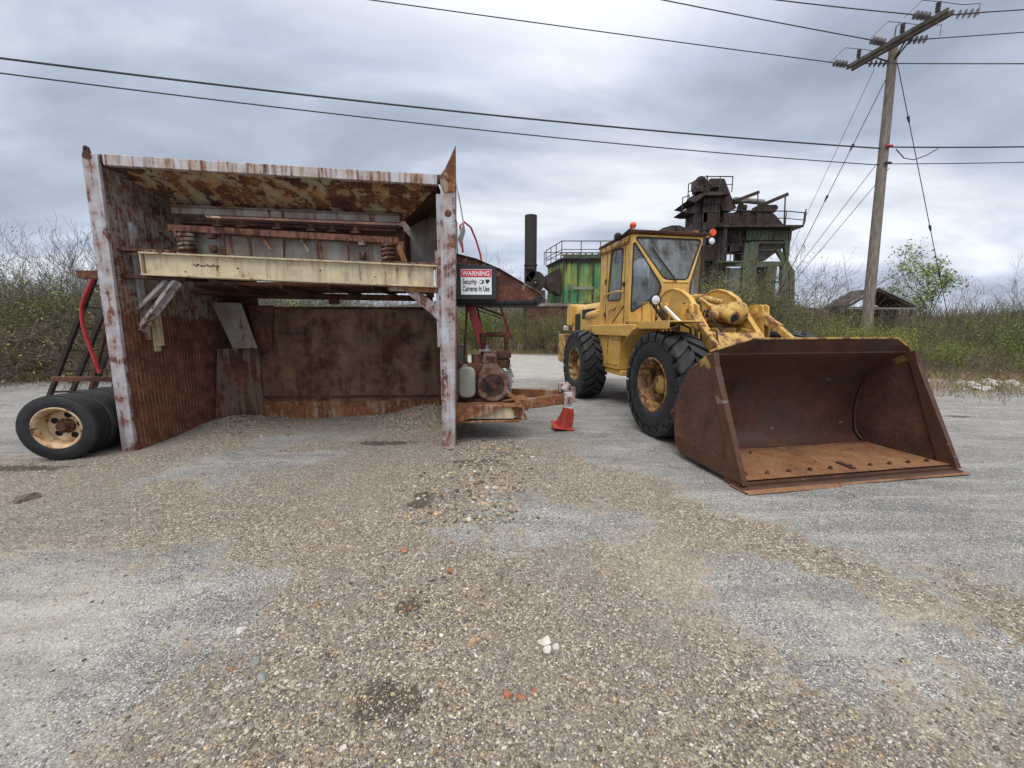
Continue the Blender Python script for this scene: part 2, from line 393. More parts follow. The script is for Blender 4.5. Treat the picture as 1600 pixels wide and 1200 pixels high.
wob = M('MULTIPLY', M('SUBTRACT', noise(v, 1.6, 8, .68), .5), 2.4)
wob2 = M('MULTIPLY', M('SUBTRACT', noise(v, 9, 6, .7), .5), .9)
gm = maprange(M('ADD', M('ADD', attr('gravel'), wob), wob2), -.13, .13)
pm = maprange(M('ADD', attr('pale'), M('ADD', wob, wob2)), -.35, .45)
def vor(scale, feature='F1', rnd=1.):
    n = node('ShaderNodeTexVoronoi', feature=feature, voronoi_dimensions='2D'); link(v, n.inputs['Vector']); n.inputs['Scale'].default_value = scale; n.inputs['Randomness'].default_value = rnd; return n
va = vor(105); vb = vor(50); vc = vor(150)
def sep(c): s_ = node('ShaderNodeSeparateColor'); link(c, s_.inputs[0]); return s_.outputs
stones = ramp(sep(va.outputs['Color'])[0], [(0,(.09,.08,.072)), (.2,(.25,.215,.185)), (.42,(.37,.30,.225)), (.58,(.20,.185,.18)), (.74,(.44,.405,.37)), (.88,(.54,.42,.28)), (1,(.88,.86,.82))])
stones2 = ramp(sep(vb.outputs['Color'])[1], [(0,(.13,.115,.10)), (.35,(.30,.24,.165)), (.6,(.21,.20,.185)), (.8,(.44,.37,.27)), (1,(.66,.62,.56))])
big = maprange(sep(vb.outputs['Color'])[2], .70, .74)
grav = mixc(big, stones, stones2)
gap = M('MAXIMUM', M('MULTIPLY', maprange(va.outputs['Distance'], .45, .75), M('SUBTRACT', 1, big)), M('MULTIPLY', maprange(vb.outputs['Distance'], .5, .75), big))
grav = mixc(M('MULTIPLY', gap, .85), grav, (.045,.038,.032))
grav = mixc(maprange(noise(v, .9, 5, .6), .4, .66, 0, .35), grav, mixc(.5, grav, (.36,.26,.16)))
grav = mixc(maprange(noise(v, .55, 7, .65), .42, .60, 0, .7), grav, mixc(.5, grav, (.25,.245,.24)))
dk = maprange(noise(v, 2.1, 7, .7), .60, .70, 0, .55)
grav = mixc(dk, grav, mixc(.75, grav, (.06,.05,.042)))
asp = ramp(sep(vc.outputs['Color'])[0], [(0,(.07,.07,.072)), (.3,(.195,.195,.194)), (.6,(.30,.298,.293)), (.85,(.41,.40,.39)), (1,(.78,.77,.75))])
asp = mixc(M('MULTIPLY', maprange(vc.outputs['Distance'], .4, .75), .6), asp, (.07,.07,.075))
asp = mixc(maprange(noise(v, .7, 8, .7), .42, .66, 0, .6), asp, mixc(.5, asp, (.40,.375,.335)))
asp = mixc(maprange(noise(v, .33, 6, .6), .5, .7, 0, .5), asp, mixc(.5, asp, (.17,.17,.175)))
asp = mixc(maprange(noise(v, 3.1, 8, .72), .55, .68, 0, .55), asp, mixc(.6, asp, (.13,.13,.14)))
crk = node('ShaderNodeTexVoronoi', feature='DISTANCE_TO_EDGE'); cm = node('ShaderNodeVectorMath', operation='ADD'); link(v, cm.inputs[0])
nv = node('ShaderNodeTexNoise'); link(v, nv.inputs['Vector']); nv.inputs['Scale'].default_value = 1.7; nv.inputs['Detail'].default_value = 5
link(nv.outputs['Color'], cm.inputs[1]); link(cm.outputs[0], crk.inputs['Vector']); crk.inputs['Scale'].default_value = .8
ck = M('MULTIPLY', M('SUBTRACT', 1, maprange(crk.outputs['Distance'], .004, .016)), maprange(noise(v, 1.1, 3), .5, .6))
asp = mixc(M('MULTIPLY', ck, .6), asp, (.09,.085,.08))
pal = mixc(.55, asp, (.55,.52,.46))
asp = mixc(M('MULTIPLY', pm, .8), asp, pal)
grav = mixc(M('MULTIPLY', pm, .7), grav, mixc(.5, grav, (.52,.46,.37)))
rim_ = M('MULTIPLY', M('SUBTRACT', 1, M('ABSOLUTE', M('SUBTRACT', M('MULTIPLY', gm, 2), 1))), .55)   # fine sand along the edge of the gravel
sandc = ramp(sep(vc.outputs['Color'])[1], [(0,(.22,.19,.15)), (.5,(.46,.39,.31)), (1,(.66,.58,.48))])
colr = mixc(M('MULTIPLY', rim_, maprange(noise(v, 1.3, 6, .7), .35, .62)), mixc(gm, asp, grav), sandc)
colr = mixc(maprange(noise(v, 22, 6, .75), .52, .72, 0, .35), colr, mixc(.6, colr, (.10,.085,.07)))
colr = mixc(maprange(noise(v, 5.5, 7, .7), .54, .68, 0, .5), colr, mixc(.45, colr, (.56,.47,.34)))
far = node('ShaderNodeSeparateXYZ'); link(v, far.inputs[0])
st1 = noise(objvec(scale=(.55,3.0,1), rot=(0,0,R(30))), 1.5, 8, .68, .6)
sw = M('ADD', M('MULTIPLY', M('SUBTRACT', 1, gm), .85), .12)
colr = mixc(M('MULTIPLY', maprange(st1, .50, .66, 0, .5), sw), colr, mixc(.5, colr, (.58,.56,.53)))
colr = mixc(M('MULTIPLY', maprange(st1, .50, .38, 0, .6), sw), colr, mixc(.45, colr, (.09,.088,.09)))
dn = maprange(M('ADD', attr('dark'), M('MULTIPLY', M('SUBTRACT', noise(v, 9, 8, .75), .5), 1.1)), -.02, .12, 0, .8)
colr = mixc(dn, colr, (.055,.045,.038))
# beyond the yard the ground is dry grass and soil
soil = ramp(noise(v, 3, 8, .75), [(.3,(.06,.05,.03)), (.5,(.17,.13,.075)), (.62,(.10,.11,.04)), (.75,(.28,.22,.13))])
edge_w = M('MULTIPLY', M('SUBTRACT', noise(v, .35, 6, .65), .5), 9)
ed = M('ADD', M('ADD', far.outputs[1], M('MULTIPLY', M('ABSOLUTE', M('SUBTRACT', far.outputs[0], 1.0)), .88)), edge_w)
colr = mixc(maprange(ed, 25.5, 27.5), colr, soil)
colr = mixc(maprange(noise(v, 60, 3, .6), .5, .72, 0, .45), colr, mixc(.7, colr, (.05,.045,.04)))
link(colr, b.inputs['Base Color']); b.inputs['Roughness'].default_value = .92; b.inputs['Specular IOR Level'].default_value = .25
hgt = M('ADD', M('MULTIPLY', M('SUBTRACT', 1, va.outputs['Distance']), gm), M('MULTIPLY', M('SUBTRACT', 1, vc.outputs['Distance']), .5))
hgt = M('ADD', hgt, M('MULTIPLY', M('MULTIPLY', M('SUBTRACT', 1, vb.outputs['Distance']), big), gm))
bump(M('ADD', hgt, M('MULTIPLY', noise(v, 14, 5, .7), 1.0)), b, .9, .006)
me.materials.append(m_ground)
go = bpy.data.objects.new('ground', me); COL.objects.link(go); tag(go, kind='structure')

# loose stones as one mesh of many small solids
rng = np.random.default_rng(7)
def ico():
    bm = bmesh.new(); bmesh.ops.create_icosphere(bm, subdivisions=1, radius=1)
    vs = np.array([v_.co[:] for v_ in bm.verts]); fs = np.array([[v_.index for v_ in f.verts] for f in bm.faces]); bm.free(); return vs, fs
IV, IF = ico()
m_stone, b = newmat('loose_stone')
at_ = node('ShaderNodeAttribute', attribute_name='tint'); v = objvec()
link(mixc(maprange(noise(v, 60, 4), .3, .7, 0, .35), at_.outputs['Color'], mixc(.6, at_.outputs['Color'], (.08,.07,.06))), b.inputs['Base Color']); b.inputs['Roughness'].default_value = .9
def mesh_np(name, V, F, mat, tint=None):
    me = bpy.data.meshes.new(name); nf, k = F.shape
    me.vertices.add(len(V)); me.vertices.foreach_set('co', V.astype(np.float32).ravel())
    me.loops.add(nf*k); me.loops.foreach_set('vertex_index', F.astype(np.int32).ravel())
    me.polygons.add(nf); me.polygons.foreach_set('loop_start', (np.arange(nf)*k).astype(np.int32)); me.polygons.foreach_set('loop_total', np.full(nf, k, np.int32))
    me.update(calc_edges=True)
    if tint is not None:
        a = me.color_attributes.new('tint', 'FLOAT_COLOR', 'POINT'); a.data.foreach_set('color', np.hstack([tint, np.ones((len(tint),1))]).astype(np.float32).ravel())
    me.materials.append(mat); return me
PAL = np.array([(.12,.10,.085),(.32,.265,.205),(.43,.33,.22),(.26,.23,.205),(.44,.41,.36),(.52,.41,.24),(.70,.67,.60),(.33,.19,.11),(.20,.205,.205),(.16,.17,.172)])
PW = np.array([.16,.17,.17,.14,.12,.08,.04,.03,.06,.03]); PW = PW/PW.sum()
def stones_mesh(name, xs, ys, sizes, pw=PW, flat=.6):
    n = len(xs); V = np.repeat(IV[None], n, 0)*rng.uniform(.65, 1.25, (n, len(IV), 1))
    s3 = np.stack([sizes*rng.uniform(.7,1.3,n), sizes*rng.uniform(.6,1.1,n), sizes*flat*rng.uniform(.6,1.2,n)], 1); V = V*s3[:,None,:]
    a = rng.uniform(0, 6.283, n); t = rng.uniform(-.35, .35, n)
    ct, st = np.cos(t)[:,None], np.sin(t)[:,None]; V = np.stack([V[...,0]*ct+V[...,2]*st, V[...,1], -V[...,0]*st+V[...,2]*ct], -1)
    ca, sa = np.cos(a)[:,None], np.sin(a)[:,None]; V = np.stack([V[...,0]*ca-V[...,1]*sa, V[...,0]*sa+V[...,1]*ca, V[...,2]], -1)
    z = gheight(xs, ys)+s3[:,2]*.35
    V = V+np.stack([xs, ys, z], 1)[:,None,:]
    F = IF[None]+(np.arange(n)*len(IV))[:,None,None]
    tint = PAL[rng.choice(len(PAL), n, p=pw)]*rng.uniform(.75, 1.2, (n,1))
    return mesh_np(name, V.reshape(-1,3), F.reshape(-1,3), m_stone, np.repeat(tint, len(IV), 0))
def scatter(n, power=1.3, y0=.9, y1=8):
    u = rng.uniform(0, 1, n); y = y0*(y1/y0)**(u**power); half = y*1.45+.3
    return rng.uniform(-1, 1, n)*half, y
xs, ys = scatter(110000, 1.05, 1.0, 7.5)
gmk = gravel_mask_at(xs, ys)+rng.normal(0, .28, len(xs))
keep = (gmk > 0) | (rng.uniform(0, 1, len(xs)) < .10)
keep &= ~((xs < -5.05) & (ys > 4.9))
xs, ys = xs[keep], ys[keep]
sz = rng.lognormal(math.log(.0036), .42, len(xs)); sz = np.clip(sz, .0018, .012)
# a ridge of coarser stones runs out from the foot of the right post
cx2 = rng.normal(-.35, .32, 2600); cy2 = rng.uniform(3.0, 5.4, 2600); s2 = np.clip(rng.lognormal(math.log(.011), .5, 2600), .005, .035)
cx3 = rng.uniform(-4.9, -1.0, 9000); cy3 = rng.uniform(5.3, 6.8, 9000); s3_ = np.clip(rng.lognormal(math.log(.012), .35, 9000), .006, .03)
k3 = gheight(cx3, cy3) > rng.uniform(-.01, .12, 9000); cx3, cy3, s3_ = cx3[k3], cy3[k3], s3_[k3]
cx4 = rng.normal(-.45, .35, 1500); cy4 = rng.normal(2.0, .45, 1500); s4 = np.clip(rng.lognormal(math.log(.008), .45, 1500), .004, .022)
k4 = cy4 > 1.0; cx4, cy4, s4 = cx4[k4], cy4[k4], s4[k4]
XS = np.concatenate([xs, cx2, cx3, cx4]); YS = np.concatenate([ys, cy2, cy3, cy4]); SZ = np.concatenate([sz, s2, s3_, s4*.8])
o = bpy.data.objects.new('gravel', stones_mesh('gravel', XS, YS, SZ)); COL.objects.link(o); tag(o, 'loose brown and grey pebbles scattered over the yard', 'gravel', kind='stuff')

# single stones one can point to
def rock_mesh(name, sx_, sy_, sz_, col, seed, sub=3, jag=.22):
    r = random.Random(seed); bm = bmesh.new(); bmesh.ops.create_icosphere(bm, subdivisions=sub, radius=1)
    pl = [(Vector((r.uniform(-1,1), r.uniform(-1,1), r.uniform(-.6,1))).normalized(), r.uniform(.42,.72)) for _ in range(10)]
    for v_ in bm.verts:
        for n_, d_ in pl:
            k = v_.co.dot(n_)
            if k > d_: v_.co -= n_*(k-d_)
        v_.co *= 1+r.uniform(-jag, jag)*.12
        v_.co = Vector((v_.co.x*sx_, v_.co.y*sy_, v_.co.z*sz_))
    me = bpy.data.meshes.new(name); bm.to_mesh(me); bm.free(); me.materials.append(col); return me
m_rwhite = plain('pale_stone', (.62,.59,.54), .9, .2, 30, bmp=.6); m_rbrick = plain('brick_stone', (.36,.15,.08), .9, .3, 30, bmp=.6)
m_rtan = plain('tan_stone', (.50,.35,.22), .9, .3, 30, bmp=.6); m_rgrey = plain('grey_slate', (.23,.235,.225), .9, .2, 30, bmp=.6); m_rdark = plain('brown_stone', (.14,.10,.08), .9, .3, 20, bmp=.6)
ROCKS = [(853,1000,.034,.026,.020,m_rwhite,'largest white stone of the little pile lying on the gravel'),
 (854,1014,.022,.018,.020,m_rwhite,'small white stone at the near foot of the white stone pile'),
 (868,1008,.020,.016,.014,m_rwhite,'small pale stone on the right of the white stone pile'),
 (738,1000,.036,.020,.018,m_rtan,'orange tan stone alone left of the white stone pile'),
 (794,1083,.019,.015,.015,m_rbrick,'left one of two square brick crumbs on the gravel'),
 (813,1086,.019,.015,.015,m_rbrick,'right one of two square brick crumbs on the gravel'),
 (834,1075,.014,.011,.010,m_rbrick,'smallest brick crumb just above the two square ones'),
 (376,984,.030,.022,.014,m_rwhite,'pale oval stone at the edge of the light grey patch'),
 (398,1034,.034,.022,.008,m_rgrey,'flat greenish slate chip, upper of two on the gravel'),
 (411,1054,.032,.018,.008,m_rgrey,'flat greenish slate chip, lower of two on the gravel'),
 (362,1044,.014,.011,.009,m_rbrick,'small red brick chip beside the flat slate chips'),
 (640,948,.020,.016,.014,m_rbrick,'reddish stone in the dark stain of the gravel'),
 (731,812,.034,.026,.020,m_rwhite,'cream angular stone at the end of the coarse stone ridge'),
 (663,815,.050,.034,.022,m_rgrey,'flat grey slab at the near end of the coarse stone ridge'),
 (680,802,.028,.02,.018,m_rtan,'yellow stone beside the flat grey slab'),
 (38,779,.085,.06,.045,m_rdark,'brown lump of rock on the gravel left of the hopper'),
 (536,1166,.018,.014,.010,m_rwhite,'rounded cream pebble near the bottom of the view'),
 (790,765,.034,.022,.018,m_rtan,'tan stone right of the coarse stone ridge'),
 (755,786,.034,.03,.018,m_rtan,'brownish flat stone on the right side of the stone ridge'),
 (631,861,.026,.02,.016,m_rbrick,'orange brick chip alone on the gravel left of the stone ridge'),
 (703,892,.022,.02,.018,m_rbrick,'red brown crumb on the tan gravel in the middle of the yard')]
for i, (px, py, a_, b_, c_, mt, lb) in enumerate(ROCKS):
    p = atz(px, py, 0); o = bpy.data.objects.new('stone', rock_mesh('stone', a_*1.3, b_*1.3, c_*1.35, mt, 50+i)); COL.objects.link(o)
    o.location = (p.x, p.y, float(gheight(p.x, p.y))+c_*.35); o.rotation_euler = (0, 0, i*1.3); tag(o, lb, 'stone', 'stones lying loose on the yard')
m_lime = plain('limestone', (.50,.50,.50), .9, .3, 9, bmp=.7)
rr = random.Random(5); lime = [rock_mesh('limestone_block', .22, .16, .10, m_lime, 90+k) for k in range(4)]
for k in range(34):
    p = atz(rr.uniform(1500, 1640), rr.uniform(572, 612), 0); o = bpy.data.objects.new('limestone_block', lime[k % 4]); COL.objects.link(o)
    s_ = rr.uniform(.35, 1.15); o.location = (p.x, p.y, .04*s_); o.scale = (s_, s_, s_); o.rotation_euler = (rr.uniform(-.3,.3), rr.uniform(-.3,.3), rr.uniform(0,6))
    tag(o, 'pale limestone block strewn by the bushes right of the bucket', 'rock', 'limestone blocks beside the bushes')

# ============================================================ HOPPER (portable feed trap)
HP = Vector((-5.10, 4.97, 0)); HRZ = math.atan2(.0476, .99887)
hop = empty('feed_hopper', HP, HRZ, 'large rusty white walled feed hopper trailer with a cream cross beam and springs', 'hopper')
def zt(x, z): return z-.037*x                          # the machine stands slightly low on its tongue side
# side walls
MB().prism([(-.0,.0),(1.78,.0),(1.95,2.05),(1.95,3.60),(.0,3.62)], 'x', .035, .075).build('side_wall', m_wall, hop)
post = MB(); 
post.hexa([(-.10,-.03,-.02),(.075,-.03,-.02),(.075,.02,-.02),(-.10,.02,-.02),(-.06,-.03,3.68),(.12,-.03,3.68),(.12,.02,3.68),(-.06,.02,3.68)])
post.hexa([(-.10,.02,-.02),(-.07,.02,-.02),(-.07,.14,-.02),(-.10,.14,-.02),(-.06,.02,3.66),(-.03,.02,3.66),(-.03,.14,3.66),(-.06,.14,3.66)])
pl_ = post.build('front_post', m_white, hop, .006)
MB().plate(rnd_poly([(-.045,3.62),(-.01,3.76),(.03,3.76),(.065,3.62)], .03), [circ(.01,3.72,.012,12)], lambda u,v_,w_: (u,-.01-w_,v_), .03).build('lifting_lug', m_dark, pl_)
MB().beam((.02,1.72,-.0), (.02,1.72,2.5), .10, .08).beam((.02,.9,2.2),(.02,.9,3.6),.04,.06).build('rear_post', m_dark, hop, .004)
# raised corner channel and bolted plates inside the left wall
c = MB().box(.078,.12,.30,.34,1.55,2.98).box(.12,.132,.28,.37,1.45,2.95)
c.build('inner_channel', m_white, hop, .004)
MB().box(.078,.10,.45,.55,1.28,1.85).box(.10,.17,.47,.53,1.36,1.80).build('brace_foot', m_cream, hop, .004)
# right wall and post
MB().prism([(.02,.0),(1.78,.0),(1.95,1.98),(1.95,3.45),(.02,3.50)], 'x', 4.205, 4.235).build('side_wall', m_wall, hop)
pr = MB(); dxr = .075
def post_r(x0, x1, y0, y1, z0, z1): pr.hexa([(x0,y0,z0),(x1,y0,z0),(x1,y1,z0),(x0,y1,z0),(x0+dxr,y0,z1),(x1+dxr,y0,z1),(x1+dxr,y1,z1),(x0+dxr,y1,z1)])
post_r(4.135,4.315,-.03,-.005,-.03,3.50); post_r(4.135,4.155,-.005,.14,-.03,3.50); post_r(4.295,4.315,-.005,.14,-.03,3.50)
prr = pr.build('front_post', m_white, hop, .006)
MB().prism(rnd_poly([(4.235,3.30),(4.205,3.50),(4.26,3.57),(4.33,3.70),(4.405,3.86),(4.40,3.45),(4.385,3.31)], .02, 2), 'y', -.045, -.028).lathe([(.0,-.06),(.03,-.06),(.035,-.05),(.035,-.04)], 'y', (4.30,0,3.47), 16, False).build('pointed_gusset', m_orange, prr, .002)
MB().hexa([(4.395,.0,3.42),(4.40,.0,3.42),(4.40,.5,3.42),(4.395,.5,3.42),(4.47,.05,2.95),(4.475,.05,2.95),(4.475,.45,2.95),(4.47,.45,2.95)]).hexa([(4.47,.05,2.95),(4.475,.05,2.95),(4.475,.45,2.95),(4.47,.45,2.95),(4.40,.0,2.75),(4.405,.0,2.75),(4.405,.5,2.75),(4.40,.5,2.75)]).build('side_flare', m_white, hop)
MB().lathe([(.0,-.034),(.04,-.034),(.045,-.031)], 'y', (4.29,0,3.05), 18, False).build('rusty_boss', m_dark, prr)
# right inner channel
MB().box(4.09,4.135,.10,.16,1.35,2.62).box(4.135,4.2,.02,.06,.0,3.3).build('inner_channel', m_white, hop, .004)
# rim beam along the front of the hopper mouth, plus the other three sides
rim = MB(); rim.hexa([(.17,-.02,zt(.17,3.56)),(4.16,-.02,zt(4.16,3.55)),(4.16,.05,zt(4.16,3.55)),(.17,.05,zt(.17,3.56)),(.17,-.02,zt(.17,3.685)),(4.16,-.02,zt(4.16,3.67)),(4.16,.05,zt(4.16,3.67)),(.17,.05,zt(.17,3.685))])
rim.build('rim_beam', m_rim, hop, .006)
MB().beam((.0,.03,zt(0,3.64)),(4.25,.03,zt(4.25,3.63)),.05,.10).beam((.05,1.95,3.6),(4.2,1.95,3.45),.05,.1).beam((.1,.0,3.62),(.1,1.95,3.6),.05,.08).beam((4.2,.0,3.48),(4.2,1.95,3.45),.05,.08).build('rim_frame', m_dark, hop, .004)
# hopper sides: an open frustum of steel plates
T_ = [(.13,.03,3.56),(4.17,.03,3.41),(4.17,1.95,3.41),(.13,1.95,3.56)]; B_ = [(.52,.62,3.27),(3.60,.62,3.12),(3.60,1.55,3.12),(.52,1.55,3.27)]
def slab(a, b_, c_, d_, t=.012, mb=None):
    A, B, C_, D = map(Vector, (a, b_, c_, d_)); n_ = (B-A).cross(D-A).normalized()*t; mb = mb or MB()
    return mb.hexa([A, B, C_, D, A+n_, B+n_, C_+n_, D+n_])
slab(T_[0], T_[1], B_[1], B_[0]).build('front_slope_plate', m_slope, hop)
for i_, j_ in ((1,2),(2,3),(3,0)): slab(T_[i_], T_[j_], B_[j_], B_[i_]).build('slope_plate', m_dark if i_ != 3 else m_slope, hop)
MB().box(3.45,4.19,.95,.97,2.5,3.25).build('side_panel', m_grey, hop)
MB().box(.52,.55,.62,1.55,2.78,3.12).box(3.57,3.60,.62,1.55,2.6,2.98).box(.55,3.57,1.52,1.55,2.6,3.1).box(.55,3.57,.64,.66,2.85,3.05).build('throat_box', m_dark, hop)
sb = MB(); sb.hexa([(.50,.49,zt(.5,3.165)),(3.56,.49,zt(3.56,3.20)),(3.56,.53,zt(3.56,3.20)),(.50,.53,zt(.5,3.165)),(.50,.49,zt(.5,3.265)),(3.56,.49,zt(3.56,3.30)),(3.56,.53,zt(3.56,3.30)),(.50,.53,zt(.5,3.265))])
sb.hexa([(.50,.44,zt(.5,3.255)),(3.56,.44,zt(3.56,3.29)),(3.56,.49,zt(3.56,3.29)),(.50,.49,zt(.5,3.255)),(.50,.44,zt(.5,3.265)),(3.56,.44,zt(3.56,3.30)),(3.56,.49,zt(3.56,3.30)),(.50,.49,zt(.5,3.265))])
sb.build('slope_angle', m_grey, hop, .004)
MB().tube([(.6,.5,zt(.6,3.06)),(3.5,.5,zt(3.5,3.09))], .022, 8).beam((.6,.56,zt(.6,3.12)),(3.55,.56,zt(3.55,3.15)),.05,.04).build('slope_stiffener', m_dark, hop)
# feeder frame: red brown beam, web plate, clamps, tie rods, springs
MB().beam((.58,.34,zt(.58,2.94)),(3.58,.34,zt(3.58,2.915)),.09,.085).build('spring_beam', m_red, hop, .006)
MB().beam((.75,.42,zt(.75,2.74)),(3.50,.42,zt(3.5,2.74)),.012,.36).build('web_plate', m_grey, hop)
MB().box(.5,3.6,.66,1.5,2.42,2.66).build('feeder_pan', m_dark, hop, .01)
for x_ in (1.22,1.52,1.98,2.42,2.70,3.0): MB().box(x_-.055,x_+.055,.285,.40,zt(x_,2.985),zt(x_,3.01)).cyl((x_,.33,zt(x_,3.0)),(x_,.33,zt(x_,3.07)),.028,n=8).build('clamp', m_dark, hop, .003)
for x_ in (1.28,1.62,2.05,2.50,2.9): MB().cyl((x_,.30,zt(x_,2.58)),(x_,.30,zt(x_,2.9)),.014,n=8).cyl((x_,.30,zt(x_,2.58)),(x_,.30,zt(x_,2.60)),.03,n=8).build('tie_rod', m_dark, hop)
for x_, z_ in ((1.12,2.80),(3.08,2.80)):
    MB().cyl((x_,.32,zt(x_,z_+.03)),(x_,.32,zt(x_,z_+.09)),.055,n=16).build('rubber_mount', m_arm, hop, .004)
    MB().cyl((x_,.32,zt(x_,z_-.15)),(x_,.32,zt(x_,z_-.06)),.048,n=16).build('rubber_mount', m_arm, hop, .004)
MB().beam((1.75,.36,zt(1.75,2.90)),(1.86,.34,zt(1.9,2.72)),.02,.03).beam((2.25,.36,zt(2.25,2.90)),(2.36,.34,zt(2.4,2.72)),.02,.03).beam((3.55,.33,zt(3.5,2.9)),(3.66,.30,zt(3.6,2.62)),.03,.07).beam((.62,.33,2.92),(.72,.25,2.78),.02,.03).build('strut', m_orange, hop)
for x_ in (.80, 3.44):
    pts = []; z0, z1 = zt(x_, 2.63), zt(x_, 2.885); tn = 4.5
    for k in range(int(tn*16)+1):
        a = 2*math.pi*k/16; pts.append((x_+.082*math.cos(a), .30+.082*math.sin(a), z0+(z1-z0)*k/(tn*16)))
    s_ = MB().tube(pts, .022, 7).build('coil_spring', m_arm, hop); MB().cyl((x_,.30,z0-.025),(x_,.30,z0-.002),.11,n=20).build('spring_seat', m_dark, s_)
# cream I beam across the mouth
ib = MB(); x0, x1 = .385, 4.12
def hbar(mb, xa, xb, ya, yb, za, zb): return mb.hexa([(xa,ya,zt(xa,za)),(xb,ya,zt(xb,za)),(xb,yb,zt(xb,za)),(xa,yb,zt(xa,za)),(xa,ya,zt(xa,zb)),(xb,ya,zt(xb,zb)),(xb,yb,zt(xb,zb)),(xa,yb,zt(xa,zb))])
hbar(ib, x0+.03, x1-.05, .09, .105, 2.31, 2.56); hbar(ib, x0, x1, .04, .22, 2.56, 2.578); hbar(ib, x0, x1, .04, .22, 2.292, 2.31); hbar(ib, x0, x0+.012, .05,.22,2.31,2.56); hbar(ib, x1-.012, x1, .05,.22,2.31,2.56)
cbm = ib.build('cross_beam', m_cream, hop, .003)
rc_ = random.Random(12); chp = MB()
for k in range(20):
    x_ = 1.02+k*.016+rc_.uniform(-.006,.006); z_ = zt(x_,2.45)+rc_.uniform(-.012,.008); s_ = rc_.uniform(.006,.015)
    chp.prism([(x_+s_*rc_.uniform(.6,1.2)*math.cos(a), z_+s_*rc_.uniform(.6,1.2)*math.sin(a)) for a in (0,1,2.1,3.2,4.2,5.3)], 'y', .086, .0895)
for x_, z_, s_ in ((1.56,2.43,.014),(1.58,2.39,.007),(2.6,2.45,.012),(3.3,2.4,.01),(.9,2.36,.01)):
    chp.prism([(x_+s_*math.cos(a), zt(x_,z_)+s_*math.sin(a)) for a in (0,1,2.1,3.2,4.2,5.3)], 'y', .086, .0895)
chp.build('paint_chips', m_dark, cbm)
MB().beam((.078,.16,2.60),(.72,.16,2.585),.12,.03).build('beam_saddle', m_red, hop, .003)
MB().beam((3.55,.16,zt(3.55,2.60)),(4.2,.16,zt(4.2,2.6)),.12,.03).build('beam_saddle', m_red, hop, .003)
MB().beam((-.47,.16,2.29),(-.06,.16,2.285),.10,.10).beam((.078,.16,2.275),(.86,.16,2.24),.10,.055).build('support_angle', m_dark, hop, .004)
MB().beam((3.46,.15,zt(3.46,2.26)),(4.13,.15,zt(4.13,2.26)),.11,.065).build('support_angle', m_orange, hop, .004)
rb = random.Random(3); db = MB()
for k in range(60):
    x_ = rb.choice((rb.uniform(.42,.72), rb.uniform(.42,2.0), rb.uniform(3.6,4.0))); db.sphere((x_, rb.uniform(.06,.2), zt(x_,2.59)), rb.uniform(.006,.014), n=6, m=4)
db.build('debris', m_rgrey, hop)
# knee braces
MB().beam((.76,.13,2.215),(.17,.20,1.60),.13,.012,(0,-1,0)).beam((.78,.085,2.21),(.20,.15,1.58),.012,.075,(0,-1,0)).beam((.60,.17,2.23),(.12,.25,1.86),.05,.05).build('knee_brace', m_white, hop, .004)
MB().beam((3.76,.13,2.12),(4.16,.13,1.76),.13,.012,(0,-1,0)).beam((3.71,.10,2.08),(4.12,.10,1.71),.012,.06,(0,-1,0)).build('knee_brace', m_white, hop, .004)
# grizzly bars under the feeder
gz = MB()
for k in range(22): 
    y_ = .45+k*.058; gz.box(.75,3.75,y_,y_+.022,zt(2.2,2.285),zt(2.2,2.325))
for x_ in (.75,1.3,1.9,2.55,3.15,3.75): gz.box(x_,x_+.03,.40,1.72,zt(2.2,2.23),zt(2.2,2.283))
gz.build('grizzly_grate', m_dark, hop)
MB().beam((1.0,.35,2.25),(2.2,1.6,2.12),.03,.03).beam((.78,1.70,2.16),(3.8,1.70,2.12),.05,.10).beam((.55,.3,2.33),(.55,1.7,2.33),.06,.12).beam((3.8,.3,2.2),(3.8,1.7,2.2),.06,.12).box(2.05,2.2,1.62,1.72,2.02,2.1).build('grate_frame', m_dark, hop)
# back wall and corner panels
MB().box(.72,3.86,1.80,1.825,.22,1.98).build('back_wall', m_back, hop)
MB().box(.74,3.84,1.775,1.797,.36,.40).box(.74,3.84,1.775,1.797,1.93,1.98).build('back_wall_rib', m_dark, hop)
MB().hexa([(.70,1.79,-.02),(3.88,1.79,-.02),(3.88,1.81,-.02),(.70,1.81,-.02),(.70,1.79,.30),(3.88,1.79,.30),(3.88,1.81,.30),(.70,1.81,.30)]).build('sill_plate', m_orange, hop)
slab((.08,1.45,-.02),(.72,1.79,-.02),(.72,1.79,1.26),(.16,1.58,1.26)).build('corner_panel', m_corner, hop)
slab((.80,1.62,1.27),(.47,1.50,1.27),(.20,1.50,2.03),(.60,1.62,2.03)).build('corner_panel', m_grey, hop)
slab((.72,1.76,1.2),(.95,1.78,1.2),(1.05,1.78,2.0),(.62,1.76,2.0)).build('corner_gusset', m_dark, hop)
slab((3.86,1.78,-.02),(4.2,1.3,-.02),(4.2,1.3,2.0),(3.86,1.78,2.0)).build('corner_panel', m_back, hop)
MB().box(.08,.75,1.83,1.86,-.02,2.6).box(.1,1.0,1.2,1.8,2.15,2.2).build('corner_backing', m_dark, hop)
